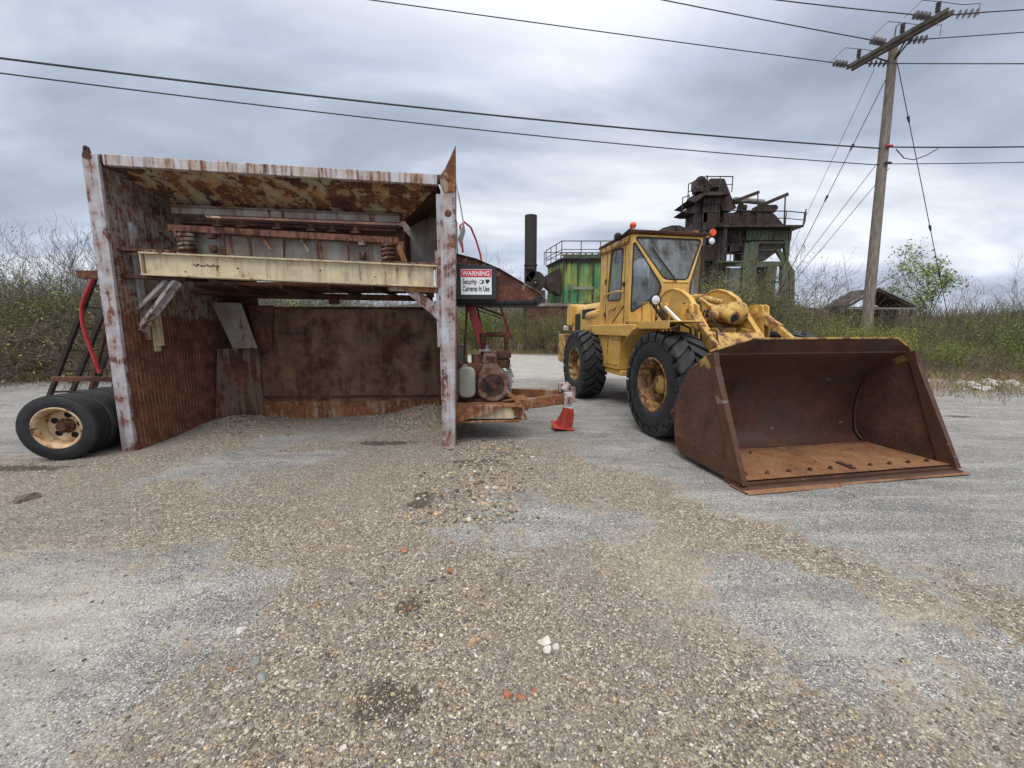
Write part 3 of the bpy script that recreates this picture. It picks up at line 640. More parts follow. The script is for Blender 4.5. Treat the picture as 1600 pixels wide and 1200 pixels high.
# discharge arm with the conveyor, running out to the right
arm = MB().prism([(4.32,2.62),(4.62,2.55),(4.95,2.415),(5.50,2.10),(5.58,2.02),(5.52,1.965),(4.32,1.975)], 'y', .35, .362)
arm.prism([(4.32,2.62),(4.62,2.55),(4.95,2.415),(5.50,2.10),(5.58,2.02),(5.52,1.965),(4.32,1.975)], 'y', .95, .962)
top = [(4.32,2.622),(4.62,2.552),(4.95,2.417),(5.50,2.102),(5.585,2.02)]
for i_ in range(4): arm.beam((top[i_][0],.655,top[i_][1]+.008),(top[i_+1][0],.655,top[i_+1][1]+.008),.66,.014)
am = arm.build('conveyor_housing', m_arm, hop, .002)
MB().box(4.32,5.5,.30,.99,1.93,1.962).box(4.32,5.45,.30,.345,1.93,1.99).cyl((5.5,.28,2.0),(5.5,1.02,2.0),.055,n=14).build('conveyor_belt', m_black, am)
hs = MB().tube([(4.40,.9,2.75),(4.36,.95,3.15),(4.42,1.0,3.22),(4.52,1.0,3.14),(4.60,1.0,2.95),(4.66,1.0,2.75),(4.70,.95,2.5)], .016, 8)
hs.build('red_hose', m_redp, hop)
# hydraulic jack and struts under the arm
MB().beam((4.50,.62,1.99),(4.72,.62,1.28),.05,.11,(1,0,0)).beam((4.56,.62,1.8),(4.74,.62,1.25),.07,.13,(1,0,0)).build('red_ram', m_redp, hop, .006)
MB().beam((4.94,.9,2.02),(5.13,.9,1.45),.02,.035).beam((5.06,.9,1.75),(5.06,.9,1.40),.02,.05).beam((5.05,.88,1.7),(5.15,.88,1.42),.02,.02).build('red_strut', m_redp, hop)
MB().cyl((4.48,.45,1.95),(4.42,.45,1.02),.018,n=8).cyl((4.6,.8,1.95),(4.70,.8,1.5),.014,n=8).beam((4.58,.8,1.95),(5.0,.85,1.80),.02,.03).beam((4.56,.8,1.9),(4.98,.85,1.76),.015,.015).build('steel_strut', m_dark, hop)
# engine deck and tongue
dk_ = MB().box(4.32,5.20,.16,.20,.36,.50).box(4.30,5.26,.10,.30,.50,.53).box(4.30,5.22,.10,.30,.285,.31).box(4.32,5.20,1.1,1.16,.30,.50).box(5.19,5.22,.16,1.16,.31,.50).box(4.30,5.0,.30,1.15,.50,.525)
dk_.prism([(5.22,.30),(5.34,.31),(5.30,.40),(5.22,.5)], 'y', .15,.17)
d_o = dk_.build('engine_deck', m_orange, hop, .004)
MB().prism([(4.32,.52),(4.98,.50),(4.82,.43),(4.32,.29)], 'y', .085, .098).build('deck_gusset', m_orange, d_o, .002)
MB().box(4.50,5.14,.145,.157,.33,.49).build('peeling_web', m_cream, d_o)
MB().beam((5.18,.18,.52),(5.90,.30,.58),.06,.15).beam((5.10,1.05,.55),(5.92,.52,.60),.05,.15).prism([(5.0,.76),(5.04,.76),(5.36,.44),(5.26,.44)], 'y', .14,.155).beam((4.95,.5,.54),(5.35,.6,.56),.3,.02).build('tongue', m_orange, hop, .004)
hb = MB().box(5.88,6.0,.26,.56,.47,.68).box(5.99,6.05,.30,.36,.52,.75).box(5.83,5.93,.40,.55,.66,.80).cyl((5.945,.20,.58),(5.945,.27,.58),.055,n=14).cyl((5.88,.36,.70),(5.97,.36,.80),.05,n=10)
hb.build('hitch', m_rim, hop, .006)
# engine
en = MB(); 
en.prism(rnd_poly([(4.62,.60),(4.62,.90),(4.70,1.05),(4.70,1.24),(4.90,1.24),(4.92,1.05),(5.06,.93),(5.08,.60),(4.95,.54),(4.74,.54)], .06), 'y', .42, .72)
eo = en.build('engine', m_engine, hop, .012, seg=2)
MB().lathe([(.0,.375),(.045,.36),(.05,.375),(.10,.385),(.165,.385),(.175,.37),(.225,.37),(.235,.40),(.235,.425),(.0,.425)], 'y', (4.845,0,.77), 40, False).build('flywheel_cover', m_engine, eo)
fw_ = MB()
for k in range(24):
    a = 2*math.pi*k/24; fw_.beam((4.845+.05*math.cos(a),.378,.77+.05*math.sin(a)),(4.845+.163*math.cos(a),.378,.77+.163*math.sin(a)),.006,.010,(0,1,0))
for r_ in (.08,.115,.15): fw_.tube([(4.845+r_*math.cos(2*math.pi*k/30),.376,.77+r_*math.sin(2*math.pi*k/30)) for k in range(31)], .004, 5)
fw_.build('fan_screen', m_black, eo)
MB().box(4.66,4.70,.40,.42,.62,.9).box(4.705,4.905,.44,.66,1.16,1.265).box(4.56,4.70,.5,.75,.9,1.22).box(4.72,4.88,.415,.42,1.10,1.2).build('red_cowl', m_red, eo, .012)
MB().lathe([(.0,1.02),(.10,1.02),(.105,1.05),(.105,1.14),(.085,1.16),(.12,1.17),(.12,1.25),(.10,1.275),(.0,1.285)], 'z', (5.0,.55,0), 26, False).build('air_cleaner', m_dark, eo)
MB().tube([(4.70,.6,1.20),(4.70,.6,1.44),(4.72,.6,1.50),(4.78,.6,1.515),(4.98,.6,1.515),(5.03,.6,1.50),(5.05,.6,1.45),(5.05,.6,1.22)], .036, 12).cyl((4.70,.6,1.38),(4.70,.6,1.53),.055,n=14).build('exhaust_pipe', m_dark, eo)
rk = random.Random(9); bl = MB()
for k in range(26):
    x_, y_, z_ = rk.uniform(4.98,5.13), rk.uniform(.45,.75), rk.uniform(.62,1.08); bl.box(x_,x_+rk.uniform(.02,.06),y_,y_+rk.uniform(.02,.06),z_,z_+rk.uniform(.02,.07))
for k in range(9): bl.tube([(rk.uniform(4.65,5.1),rk.uniform(.42,.6),rk.uniform(.9,1.3)) for _ in range(3)], .006, 5)
bl.box(5.02,5.12,.48,.7,.58,.95).box(4.64,4.80,.45,.6,1.27,1.30).cyl((4.76,.5,1.28),(4.76,.5,1.36),.03,n=10)
bl.build('engine_fittings', m_steel, eo, .003)
MB().box(4.45,5.06,.40,.80,.53,.565).build('engine_skid', m_dark, eo, .003)
tk = MB().prism(rnd_poly([(4.34,.60),(4.34,1.06),(4.59,1.06),(4.59,.60)], .11, 6), 'y', .30, .66)
to = tk.build('fuel_tank', plain('dull_tank', (.27,.28,.235), .5, .15, 5), hop, .03, seg=3)
MB().prism(rnd_poly([(4.325,1.0),(4.335,1.09),(4.595,1.09),(4.605,1.0)], .04), 'y', .33, .62).cyl((4.46,.45,1.08),(4.46,.45,1.12),.03,n=12).build('tank_bracket', m_arm, to, .004)
MB().box(4.30,4.44,.75,1.0,.52,1.35).box(4.50,4.75,.95,1.1,.5,1.2).build('battery_box', m_grey, hop, .01)
# dual axle wheels on the left
def tyre_profile(r, w, rim):
    h = w/2
    return [(rim,-h*.78),(rim+.03,-h*.92),(rim+(r-rim)*.45,-h*1.0),(r*.93,-h*.93),(r*.975,-h*.84),(r*.995,-h*.7),(r,-h*.35),(r,h*.35),(r*.995,h*.7),(r*.975,h*.84),(r*.93,h*.93),(rim+(r-rim)*.45,h),(rim+.03,h*.92),(rim,h*.78)]
def road_tyre(r, w, rim):
    h = w/2; m = MB(); pr_ = [(rim,-h*.78),(rim+.02,-h*.92),(rim+.025,-h*.90),(rim+(r-rim)*.45,-h*1.0),(rim+(r-rim)*.5,-h*.985),(r*.93,-h*.95),(r*.97,-h*.86)]
    for a, b_ in ((-.80,-.48),(-.40,-.16),(-.08,.08),(.16,.40),(.48,.80)):
        pr_ += [(r*.972,h*a),(r,h*a+.001),(r,h*b_-.001),(r*.972,h*b_)]
    pr_ += [(r*.97,h*.86),(r*.93,h*.95),(rim+(r-rim)*.45,h),(rim+.02,h*.92),(rim,h*.78)]
    return m.lathe(pr_, 'y', n=64)
def trailer_wheel(loc, rz, deep):
    e_ = empty('wheel', loc, rz); e_.parent = hop
    r_, w_ = .405, .235
    road_tyre(r_, w_, .245).build('tyre', m_tyre, e_)
    ri = MB().lathe([(.262,-.105),(.25,-.112),(.236,-.10),(.222,-.085),(.215,-.04),(.205,.06),(.19,.075),(.20,.10),(.24,.11),(.24,-.08)], 'y', n=48)
    hl = [circ(.138*math.cos(a), .138*math.sin(a), .044, 14, .040) for a in [R(8+72*k) for k in range(5)]]
    ri.plate(circ(0,0,.20,40), hl, lambda u,v_,t: (u,.045+t,v_), .012)
    ri.build('rim', m_rimc, e_)
    hb_ = MB().lathe([(.0,-.055),(.05,-.055),(.055,-.03),(.062,.0),(.085,.02),(.09,.045),(.0,.045)], 'y', n=24, close=False)
    for k in range(10): a = 2*math.pi*k/10; hb_.cyl((.082*math.cos(a),.0,.082*math.sin(a)),(.082*math.cos(a),.045,.082*math.sin(a)),.012,n=6)
    hb_.build('hub', m_arm, e_)
    MB().lathe([(.0,.07),(.21,.07),(.21,.075),(.0,.075)], 'y', n=24, close=False).build('brake_drum', m_black, e_)
    return e_
wz = R(10)
for k, off in enumerate((0,.27,.52)):
    trailer_wheel((-.50-.0*k+math.sin(-wz)*off*.2, -.28+off, .395), wz if k == 0 else wz*.6, k)
MB().cyl((-.50,-.2,.40),(-.50,1.5,.40),.06,n=14).box(-.7,.0,.9,1.02,.5,.62).build('axle', m_dark, hop)
MB().beam((-2.05,1.1,.82),(.02,1.1,.80),.06,.07).beam((-1.75,1.3,.5),(-1.35,1.3,1.55),.05,.05).beam((-.25,.75,.62),(-.02,.6,.76),.06,.10).beam((-.5,1.0,.45),(-.1,.85,.8),.05,.07).build('axle_frame', m_dark, hop, .004)
# truss ladder leaning behind the left wall
ld = MB()
for y_, sh in ((1.35,0),(1.75,.28)):
    ld.beam((-2.45+sh,y_,.45),(-1.38+sh*.9,y_,2.5),.05,.055)
    ld.beam((-2.12+sh,y_,.45),(-1.1+sh*.9,y_,2.4),.05,.055)
for k in range(6):
    t = k/6+.06; ld.beam((-2.45+1.07*t,1.35,.45+2.05*t),(-1.5+1.0*t+.28,1.75,.45+1.95*t),.03,.03)
ld.build('truss_ladder', m_scr, hop)
MB().tube([(-1.12,1.0,2.36),(-1.17,1.0,2.26),(-1.27,1.0,2.10),(-1.35,1.0,1.93),(-1.375,1.0,1.75),(-1.37,1.0,1.6),(-1.345,1.0,1.42),(-1.31,1.0,1.25),(-1.27,1.0,1.08),(-1.24,1.0,.92)], .026, 12).build('red_pipe', m_redp, hop)

# warning sign on the arm
fr = empty('warning_sign', hop.matrix_basis @ Vector((0,0,0)), HRZ, 'red and white warning sign on a black board bolted to the conveyor arm', 'sign')
fr.location = HP
SX0, SX1, SZ0, SZ1, SY = 4.335, 4.90, 2.00, 2.47, .24
m_sblk = plain('sign_black', (.018,.02,.024), .5, .1); m_swht = plain('sign_white', (.80,.82,.84), .4, .03); m_sred = plain('sign_red', (.62,.02,.05), .4, .05)
MB().prism(rnd_poly([(SX0,SZ0),(SX1,SZ0),(SX1,SZ1-.02),(SX0,SZ1+.01)], .03), 'y', SY, SY+.03).build('backing_board', m_sblk, fr, .004)
wx0, wx1, wz0, wz1 = 4.415, 4.835, 2.065, 2.405
MB().box(wx0,wx1,SY-.008,SY-.001,wz0,wz1).build('sign_panel', m_swht, fr)
MB().box(wx0+.006,wx1-.006,SY-.011,SY-.009,wz1-.105,wz1-.006).build('red_band', m_sred, fr)
def text(s_, x, z, size, mat, parent, wscale=1., bold=.0, name='lettering', y=None, extr=.001, align='CENTER', rot=0.):
    c_ = bpy.data.curves.new(name, 'FONT'); c_.body = s_; c_.size = size; c_.extrude = extr; c_.offset = bold; c_.align_x = align
    o_ = bpy.data.objects.new(name, c_); COL.objects.link(o_); dg = bpy.context.evaluated_depsgraph_get()
    me_ = bpy.data.meshes.new_from_object(o_.evaluated_get(dg)); bpy.data.objects.remove(o_)
    o_ = bpy.data.objects.new(name, me_); COL.objects.link(o_); me_.materials.clear(); me_.materials.append(mat)
    me_.transform(Matrix.Translation((x, SY-.013 if y is None else y, z)) @ Matrix.Rotation(R(90)+rot, 4, 'X') @ Matrix.Diagonal((wscale, 1, 1, 1)))
    if parent: o_.parent = parent
    return o_
text('WARNING', (wx0+wx1)/2, wz1-.087, .090, m_swht, fr, .86, .001)
text('Security', wx0+.022, wz1-.198, .100, m_sblk, fr, .60, .0012, align='LEFT')
text('Cameras In Use', wx0+.022, wz0+.048, .100, m_sblk, fr, .57, .0012, align='LEFT')
ic = MB().prism(rnd_poly([(wx0+.255,wz1-.192),(wx0+.255,wz1-.142),(wx0+.315,wz1-.142),(wx0+.315,wz1-.192)], .022, 5), 'y', SY-.014, SY-.009)
ic.prism([(wx0+.335,wz1-.155),(wx0+.335,wz1-.137),(wx0+.392,wz1-.137),(wx0+.392,wz1-.16),(wx0+.365,wz1-.19),(wx0+.35,wz1-.19)], 'y', SY-.014, SY-.009)
ic.build('camera_symbol', m_sblk, fr)
MB().prism(circ(wx0+.275,wz1-.167,.017,16), 'y', SY-.017, SY-.0145).build('camera_lens', m_swht, fr)

# crushed traffic cone under the hitch
m_cone = plain('cone_orange', (.50,.06,.03), .5, .25, 7); m_cband = plain('cone_band', (.72,.72,.74), .5, .1)
cn = empty('traffic_cone', (.83,6.02,0), .2, 'crushed orange traffic cone with a pale band jammed under the trailer hitch', 'cone')
def cone_part(name, z0, z1, mat, bulge=0.):
    m = MB(); n_ = 26; rows = 9; base = len(m.v)
    for i in range(rows+1):
        t = i/rows; z = z0+(z1-z0)*t; r_ = .165*(1-z/.60)+.022+bulge
        for k in range(n_):
            a = 2*math.pi*k/n_; q = r_*(1+.30*math.sin(3*a+6*z)*(1-z*.8)); m.v.append((q*math.cos(a)*.85+.09*math.sin(z*4)-.03, q*math.sin(a)*.60, z+.012*math.sin(2*a)*(1-t)))
    for i in range(rows):
        for k in range(n_): m.f.append([base+i*n_+k, base+i*n_+(k+1)%n_, base+(i+1)*n_+(k+1)%n_, base+(i+1)*n_+k])
    m.f.append([base+k for k in range(n_)]); m.f.append([base+rows*n_+k for k in range(n_)][::-1])
    return m.build(name, mat, cn)
cone_part('cone_body', .02, .50, m_cone); cone_part('reflective_band', .35, .40, m_cband, .004)
MB().hexa([(-.22,-.15,.05),(.13,-.17,.0),(.14,.12,.0),(-.17,.15,.10),(-.22,-.15,.085),(.13,-.17,.022),(.14,.12,.02),(-.17,.15,.13)]).build('cone_base', m_cone, cn, .008)
# ============================================================ WHEEL LOADER
LD = Vector((3.30, 5.89, 0)); LRZ = math.atan2(-.984, .176)     # local +x forward, -y is the side facing the camera
ldr = empty('wheel_loader', LD, LRZ, 'old yellow articulated wheel loader with a wide rusty bucket resting on the asphalt', 'loader')
def big_tyre(parent):
    Rr, W = .745, .54; h = W/2
    m = MB().lathe([(.39,-h*.80),(.42,-h*.93),(.50,-h*1.0),(.60,-h*1.0),(.68,-h*.95),(.725,-h*.86),(.742,-h*.6),(Rr,-h*.2),(Rr,h*.2),(.742,h*.6),(.725,h*.86),(.68,h*.95),(.60,h),(.50,h),(.42,h*.93),(.39,h*.80)], 'y', n=72)
    n_ = 22
    for sgn in (-1, 1):
        for k in range(n_):
            a0 = 2*math.pi*(k+(0 if sgn < 0 else .5))/n_
            prev = None; st = []
            for (yy, rr_, top, da, wd) in ((1.03,.645,.672,-.03,.110),(1.02,.70,.735,-.01,.122),(.93,.72,.776,.01,.126),(.70,.735,.787,.055,.114),(.42,.735,.789,.13,.104),(.20,.735,.789,.20,.098),(.0,.735,.787,.255,.09)):
                y_ = sgn*h*yy; a = a0+da
                st.append([(r_*math.cos(a+s_*wd), y_, r_*math.sin(a+s_*wd)) for r_, s_ in ((rr_,-1),(rr_,1),(top,.86),(top,-.86))])
            for p, q in zip(st, st[1:]): m.hexa(p+q)
    o_ = m.build('tyre', m_tyre, parent, smooth=40); return o_
def big_wheel(x, y, side):
    e_ = empty('wheel', (x, y, .775), 0 if side < 0 else math.pi); e_.parent = ldr
    if not big_wheel.src:
        big_tyre(e_)
        ri = MB().lathe([(.395,-.225),(.41,-.245),(.385,-.25),(.365,-.225),(.35,-.17),(.335,-.16),(.325,-.05),(.31,.05),(.30,.15),(.20,.17),(.20,.19),(.39,.13),(.39,-.2)], 'y', n=56).build('rim', m_yrim, e_)
        h_ = MB().lathe([(.0,-.13),(.10,-.13),(.135,-.11),(.145,-.06),(.145,.09),(.21,.10),(.215,.18),(.0,.19)], 'y', n=32, close=False)
        for k in range(12): a = 2*math.pi*k/12; h_.cyl((.18*math.cos(a),.07,.18*math.sin(a)),(.18*math.cos(a),.10,.18*math.sin(a)),.016,n=6)
        h_.build('hub', m_yel2, e_)
        lr_ = MB()
        for k in range(16): a = 2*math.pi*k/16; lr_.cyl((.255*math.cos(a),.13,.255*math.sin(a)),(.255*math.cos(a),.17,.255*math.sin(a)),.014,n=6)
        lr_.build('lug_nuts', m_dark, e_)
        big_wheel.src = e_
    else:
        for ch in list(big_wheel.src.children): c_ = ch.copy(); COL.objects.link(c_); c_.parent = e_
    e_.rotation_euler.y = x*.7+y
    return e_
big_wheel.src = None
for x_ in (0, -3.45):
    for y_ in (-1.0, 1.0): big_wheel(x_, y_, y_)
for x_ in (0, -3.45): MB().cyl((x_,-.85,.775),(x_,.85,.775),.15,n=20).sphere((x_,0,.775),.32,.30,.30,20,12).cyl((x_,-.86,.775),(x_,-.6,.775),.22,n=24).cyl((x_,.6,.775),(x_,.86,.775),.22,n=24).build('axle', m_yel2, ldr)
# rear frame, engine bay, hood
MB().box(-5.2,-1.35,-.42,.42,.62,1.3).box(-5.7,-5.1,-.95,.95,.65,1.45).box(-1.4,-.85,-.25,.25,.6,.8).box(-1.4,-.85,-.25,.25,1.1,1.35).cyl((-1.1,0,.5),(-1.1,0,1.4),.08).build('rear_frame', m_yel2, ldr, .015)
hd = MB().prism(rnd_poly([(-.58,1.28),(-.58,2.12),(-.42,2.26),(.42,2.26),(.58,2.12),(.58,1.28)], .1), 'x', -5.55, -3.28).build('engine_hood', m_yel, ldr, .02, seg=2)
MB().box(-4.75,-3.85,-.592,-.583,1.86,2.10).box(-5.3,-4.9,-.592,-.583,1.5,2.0).build('side_opening', m_black, hd)
MB().prism(rnd_poly([(-5.85,1.70),(-5.85,2.20),(-5.70,2.30),(-5.40,2.28),(-5.4,1.7)], .08), 'y', -.66, .66).build('radiator_guard', m_yel, hd, .02, seg=2)
MB().box(-4.2,-3.35,-.70,-.58,1.62,1.98).cyl((-4.15,-.64,1.9),(-3.5,-.64,1.95),.11,n=16).build('side_tank', m_yel, ldr, .04, seg=2)
MB().cyl((-4.2,.15,2.2),(-4.2,.15,2.75),.05,n=12).build('exhaust', m_dark, ldr)
# rear work lamp on its bracket
MB().box(-5.72,-5.66,-.80,-.66,1.55,1.68).build('tail_lamp', m_lamp, ldr, .01)
# platform and tanks under the cab
MB().box(-3.62,-1.30,-.86,.86,1.50,1.66).box(-3.6,-1.25,-.90,-.865,1.46,1.68).build('platform', m_yel, ldr, .012)
MB().box(-3.10,-1.95,-.84,-.45,.78,1.498).box(-3.55,-3.18,-.80,-.45,.60,1.498).box(-3.12,-1.9,-.8,.8,.66,.77).build('fuel_tank', m_yel, ldr, .02, seg=2)
MB().box(-2.88,-2.84,-.852,-.842,.80,1.47).box(-2.5,-2.46,-.852,-.842,.80,1.47).box(-2.80,-2.0,-.852,-.843,.86,.88).build('tank_seam', m_yel2, ldr)
MB().box(-3.1,-1.95,.45,.84,.78,1.498).build('battery_case', m_yel, ldr, .02)
st = MB()
for x_ in (-3.70,-3.30): st.beam((x_,-.93,.50),(x_,-.93,1.62),.035,.02)
for z_ in (.52,.85,1.18,1.5): st.box(-3.72,-3.28,-.98,-.86,z_,z_+.03)
st.build('boarding_ladder', m_yel2, ldr, .004)
# ---- cab
YC = .75; XB, XF, XW, YW = -3.20, -1.80, -1.45, .27; ZB, ZW = 1.66, 2.45
cab = MB()
doorwin = rnd_poly([(-2.78,2.20),(-2.16,2.17),(-2.10,3.17),(-2.64,3.21)], .09)
outer = [(XB,ZB),(XF,ZB),(XF,3.36),(XB,3.36)]
cab.plate(outer, [doorwin], lambda u,v_,t: (u,-YC+t,v_), .035)
cab.plate(outer, [doorwin], lambda u,v_,t: (u,YC-t,v_), .035)
fl = math.hypot(XW-XF, YC-YW)
def facet(sg): return lambda u,v_,t: (XF+(XW-XF)*u/fl - t*(YC-YW)/fl, sg*(YC+(YW-YC)*u/fl) - sg*t*(XW-XF)/fl, v_)
tri = rnd_poly([(.045,1.91),(.558,2.25),(.568,2.40),(.075,3.19),(.045,3.19)], .06)
fo = [(0,ZB),(fl,ZB),(fl,ZW),(0,3.36)]
for sg in (-1, 1): cab.plate(fo, [tri], facet(sg), .03)
cab.box(XW-.03, XW, -YW, YW, ZB, ZW-.02)
# sloped windscreen frame
WL = math.hypot(XW-XF, 3.36-ZW)
def wsf(u, v_, t): k = v_/WL; return (XW+(XF-XW)*k - t*(3.36-ZW)/WL*1.0, u, ZW+(3.36-ZW)*k - t*(XW-XF)/WL)
wo = [(-YW,0),(YW,0),(YC,WL),(-YC,WL)]; wh = rnd_poly([(-.235,.06),(.235,.06),(.695,WL-.06),(-.695,WL-.06)], .08)
cab.plate(wo, [wh], wsf, .03)
bk = rnd_poly([(-.62,2.15),(.62,2.15),(.62,3.2),(-.62,3.2)], .08)
cab.plate([(-YC+.03,ZB),(YC-.03,ZB),(YC-.03,3.36),(-YC+.03,3.36)], [bk], lambda u,v_,t: (XB+t,u,v_), .03)
cab.box(XB,XF,-.7,.7,ZB-.03,ZB)
co = cab.build('cab', m_yel, ldr, .006)
MB().hexa([(-3.24,-.80,3.34),(-1.74,-.80,3.37),(-1.74,.80,3.37),(-3.24,.80,3.34),(-3.24,-.80,3.40),(-1.72,-.80,3.425),(-1.72,.80,3.425),(-3.24,.80,3.40)]).build('roof_edge', m_dark, co, .01)
rf = MB().hexa([(-3.22,-.77,3.402),(-1.76,-.77,3.428),(-1.76,.77,3.428),(-3.22,.77,3.402),(-3.05,-.62,3.44),(-1.95,-.62,3.46),(-1.95,.62,3.46),(-3.05,.62,3.44)])
rf.build('roof', m_yel2, co, .01)
MB().box(-3.22,-1.86,-.795,-.755,3.24,3.335).box(-3.2,-1.9,-.80,-.757,3.215,3.23).build('rain_gutter', m_yel2, co, .006)
def gasket(poly, fn, w_=.022):
    m = MB(); pts = [Vector(fn(u,v_,-.004)) for u,v_ in poly]; pts.append(pts[0]); pts.append(pts[1]); m.tube(pts, w_*.55, 6); return m
def pane(poly, fn, t=.01):
    m = MB(); m.plate(poly, [], lambda u,v_,q: fn(u,v_,.012+q), .005); return m
sideL = lambda u,v_,t: (u,-YC+t,v_); sideR = lambda u,v_,t: (u,YC-t,v_)
for nm, poly, fn in (('window',doorwin,sideL),('window',doorwin,sideR),('window',tri,facet(-1)),('window',tri,facet(1)),('windscreen',wh,wsf),('rear_window',bk,lambda u,v_,t: (XB+t,u,v_))):
    wo_ = pane(poly, fn).build(nm, m_glass, co); gasket(poly, fn).build('gasket', m_black, wo_)
MB().tube([wsf(-.02,-.005,-.02), wsf(-.05,.05,-.035), wsf(-.20,.30,-.035), wsf(-.36,.62,-.02)], .008, 6).beam(wsf(-.08,.14,-.03), wsf(-.39,.70,-.018), .012, .02).beam(wsf(.0,.0,-.03), wsf(-.22,.40,-.03), .010, .010).build('wiper', m_black, co)
dr_ = MB()
for (a, b_) in (((-2.86,1.70),(-2.86,3.26)),((-2.86,3.26),(-2.03,3.24)),((-2.03,3.24),(-1.98,1.70))): dr_.beam((a[0],-YC-.002,a[1]),(b_[0],-YC-.002,b_[1]),.010,.010)
dr_.beam((-2.50,-YC-.006,1.72),(-2.0,-YC-.006,2.05),.012,.012).beam((-2.72,-YC-.004,2.02),(-2.45,-YC-.004,1.98),.012,.012).beam((-2.45,-YC-.004,1.98),(-2.30,-YC-.004,2.06),.012,.012)
dr_.build('door_seam', m_dark, co)
MB().tube([(-2.74,-.76,1.70),(-2.74,-.86,1.78),(-2.74,-.87,2.20),(-2.66,-.87,2.31),(-2.05,-.87,2.33),(-2.03,-.76,2.33)], .017, 8).tube([(-2.70,-.76,2.02),(-2.55,-.80,1.98),(-2.3,-.80,2.03),(-2.1,-.76,2.08)], .01, 6).build('grab_rail', m_yel, co)
MB().box(-2.90,-2.86,-.775,-.75,2.55,2.66).box(-2.90,-2.86,-.775,-.75,1.85,1.95).box(-2.04,-1.98,-.785,-.75,2.42,2.5).build('door_hinge', m_dark, co)
# seat and wheel seen through the glass
MB().box(-2.9,-2.45,-.25,.25,2.0,2.12).prism(rnd_poly([(-.25,2.1),(-.25,2.75),(.25,2.75),(.25,2.1)],.1),'x',-2.98,-2.88).box(-2.8,-2.5,-.12,.12,1.66,2.0).build('seat', m_dint, co, .02)
MB().tube([(-2.0+.17*math.sin(t)*.5,.19*math.cos(t),2.45+.17*math.sin(t)) for t in [2*math.pi*k/24 for k in range(25)]], .014, 6).cyl((-1.98,0,2.45),(-1.75,0,1.9),.03,n=8).beam((-1.6,-.2,1.75),(-1.6,.2,1.75),.2,.5).build('steering_wheel', m_dint, co)
# lights
def beacon(x, y, z):
    e_ = MB().cyl((x,y,z),(x,y,z+.035),.035,n=12).build('beacon_base', m_steel, co)
    MB().sphere((x,y,z+.085),.065,.065,.062).build('orange_lens', m_lens, e_)
beacon(-1.86,-.70,3.445)
MB().beam((-1.82,.80,3.36),(-1.82,.93,3.40),.04,.03).cyl((-1.82,.92,3.2),(-1.82,.92,3.42),.015,n=8).build('lamp_bracket', m_yel2, co)
e_ = MB().lathe([(.0,-1.745),(.062,-1.745),(.066,-1.76),(.05,-1.80),(.0,-1.83)], 'x', (0,.92,3.445), 20, False).build('indicator', m_lens, co)
e_ = MB().lathe([(.0,-1.78),(.068,-1.78),(.075,-1.77),(.075,-1.82),(.05,-1.88),(.0,-1.9)], 'x', (0,.92,3.29), 20, False).build('work_lamp', m_black, co)
MB().lathe([(.0,-1.755),(.04,-1.76),(.064,-1.772),(.0,-1.779)], 'x', (0,.92,3.29), 20, False).build('lamp_lens', m_lamp, e_)
e_ = MB().lathe([(.0,-.92),(.05,-.92),(.075,-.90),(.078,-.84),(.04,-.78),(.0,-.77)], 'y', (-2.15,0,3.38), 20, False).cyl((-2.0,-.80,3.39),(-1.75,-.79,3.43),.03,n=8).build('side_lamp', m_black, co)
MB().box(-1.78,-1.74,.50,.60,3.43,3.47).build('roof_bracket', m_yel2, co)
# headlamps on brackets at the front frame
for sy in (-1, 1):
    yy = -1.10 if sy < 0 else .74; lx = 0 if sy < 0 else -.62
    hl_ = MB().lathe([(.0,-.36),(.04,-.35),(.075,-.30),(.085,-.25),(.085,-.225),(.072,-.225),(.072,-.24),(.0,-.24)], 'x', (lx,yy,2.03), 26, False).beam((lx-.30,yy,1.95),(lx-.42,yy*.8,1.78),.03,.03).beam((lx-.42,yy*.8,1.78),(lx-.45,yy*.65,1.66),.03,.03).build('headlamp', m_black, ldr)
    MB().lathe([(.0,-.21),(.04,-.215),(.070,-.232),(.0,-.238)], 'x', (lx,yy,2.03), 24, False).build('lamp_lens', m_lamp, hl_)
# front fenders
for sy in (-1,):
    pts = [(-.92,1.30),(-.80,1.44),(-.60,1.57),(-.32,1.66),(.42,1.69)]; m = MB()
    for a, b_ in zip(pts, pts[1:]):
        m.hexa([(a[0],sy*1.27,a[1]),(b_[0],sy*1.27,b_[1]),(b_[0],sy*.74,b_[1]),(a[0],sy*.74,a[1]),(a[0],sy*1.27,a[1]+.02),(b_[0],sy*1.27,b_[1]+.02),(b_[0],sy*.74,b_[1]+.02),(a[0],sy*.74,a[1]+.02)])
    m.box(-.4,.42,sy*1.27-.01,sy*1.27+.01,1.60,1.71); m.build('front_fender', m_yel, ldr, .004)
MB().beam((.33,-1.05,1.70),(.02,-1.10,1.92),.03,.02).build('marker_rod', m_swht, ldr)
# front frame and tower
ff = MB().box(-.85,.50,-.34,.34,.55,1.25)
for sy in (-1, 1): ff.prism([(-.9,.6),(.55,.6),(.60,1.0),(.12,1.55),(-.75,1.75),(-1.0,1.5)], 'y', sy*.36-.02, sy*.36+.02)
ff.box(-.95,-.2,-.30,.30,1.25,1.62); ff.build('front_frame', m_yel2, ldr, .01)
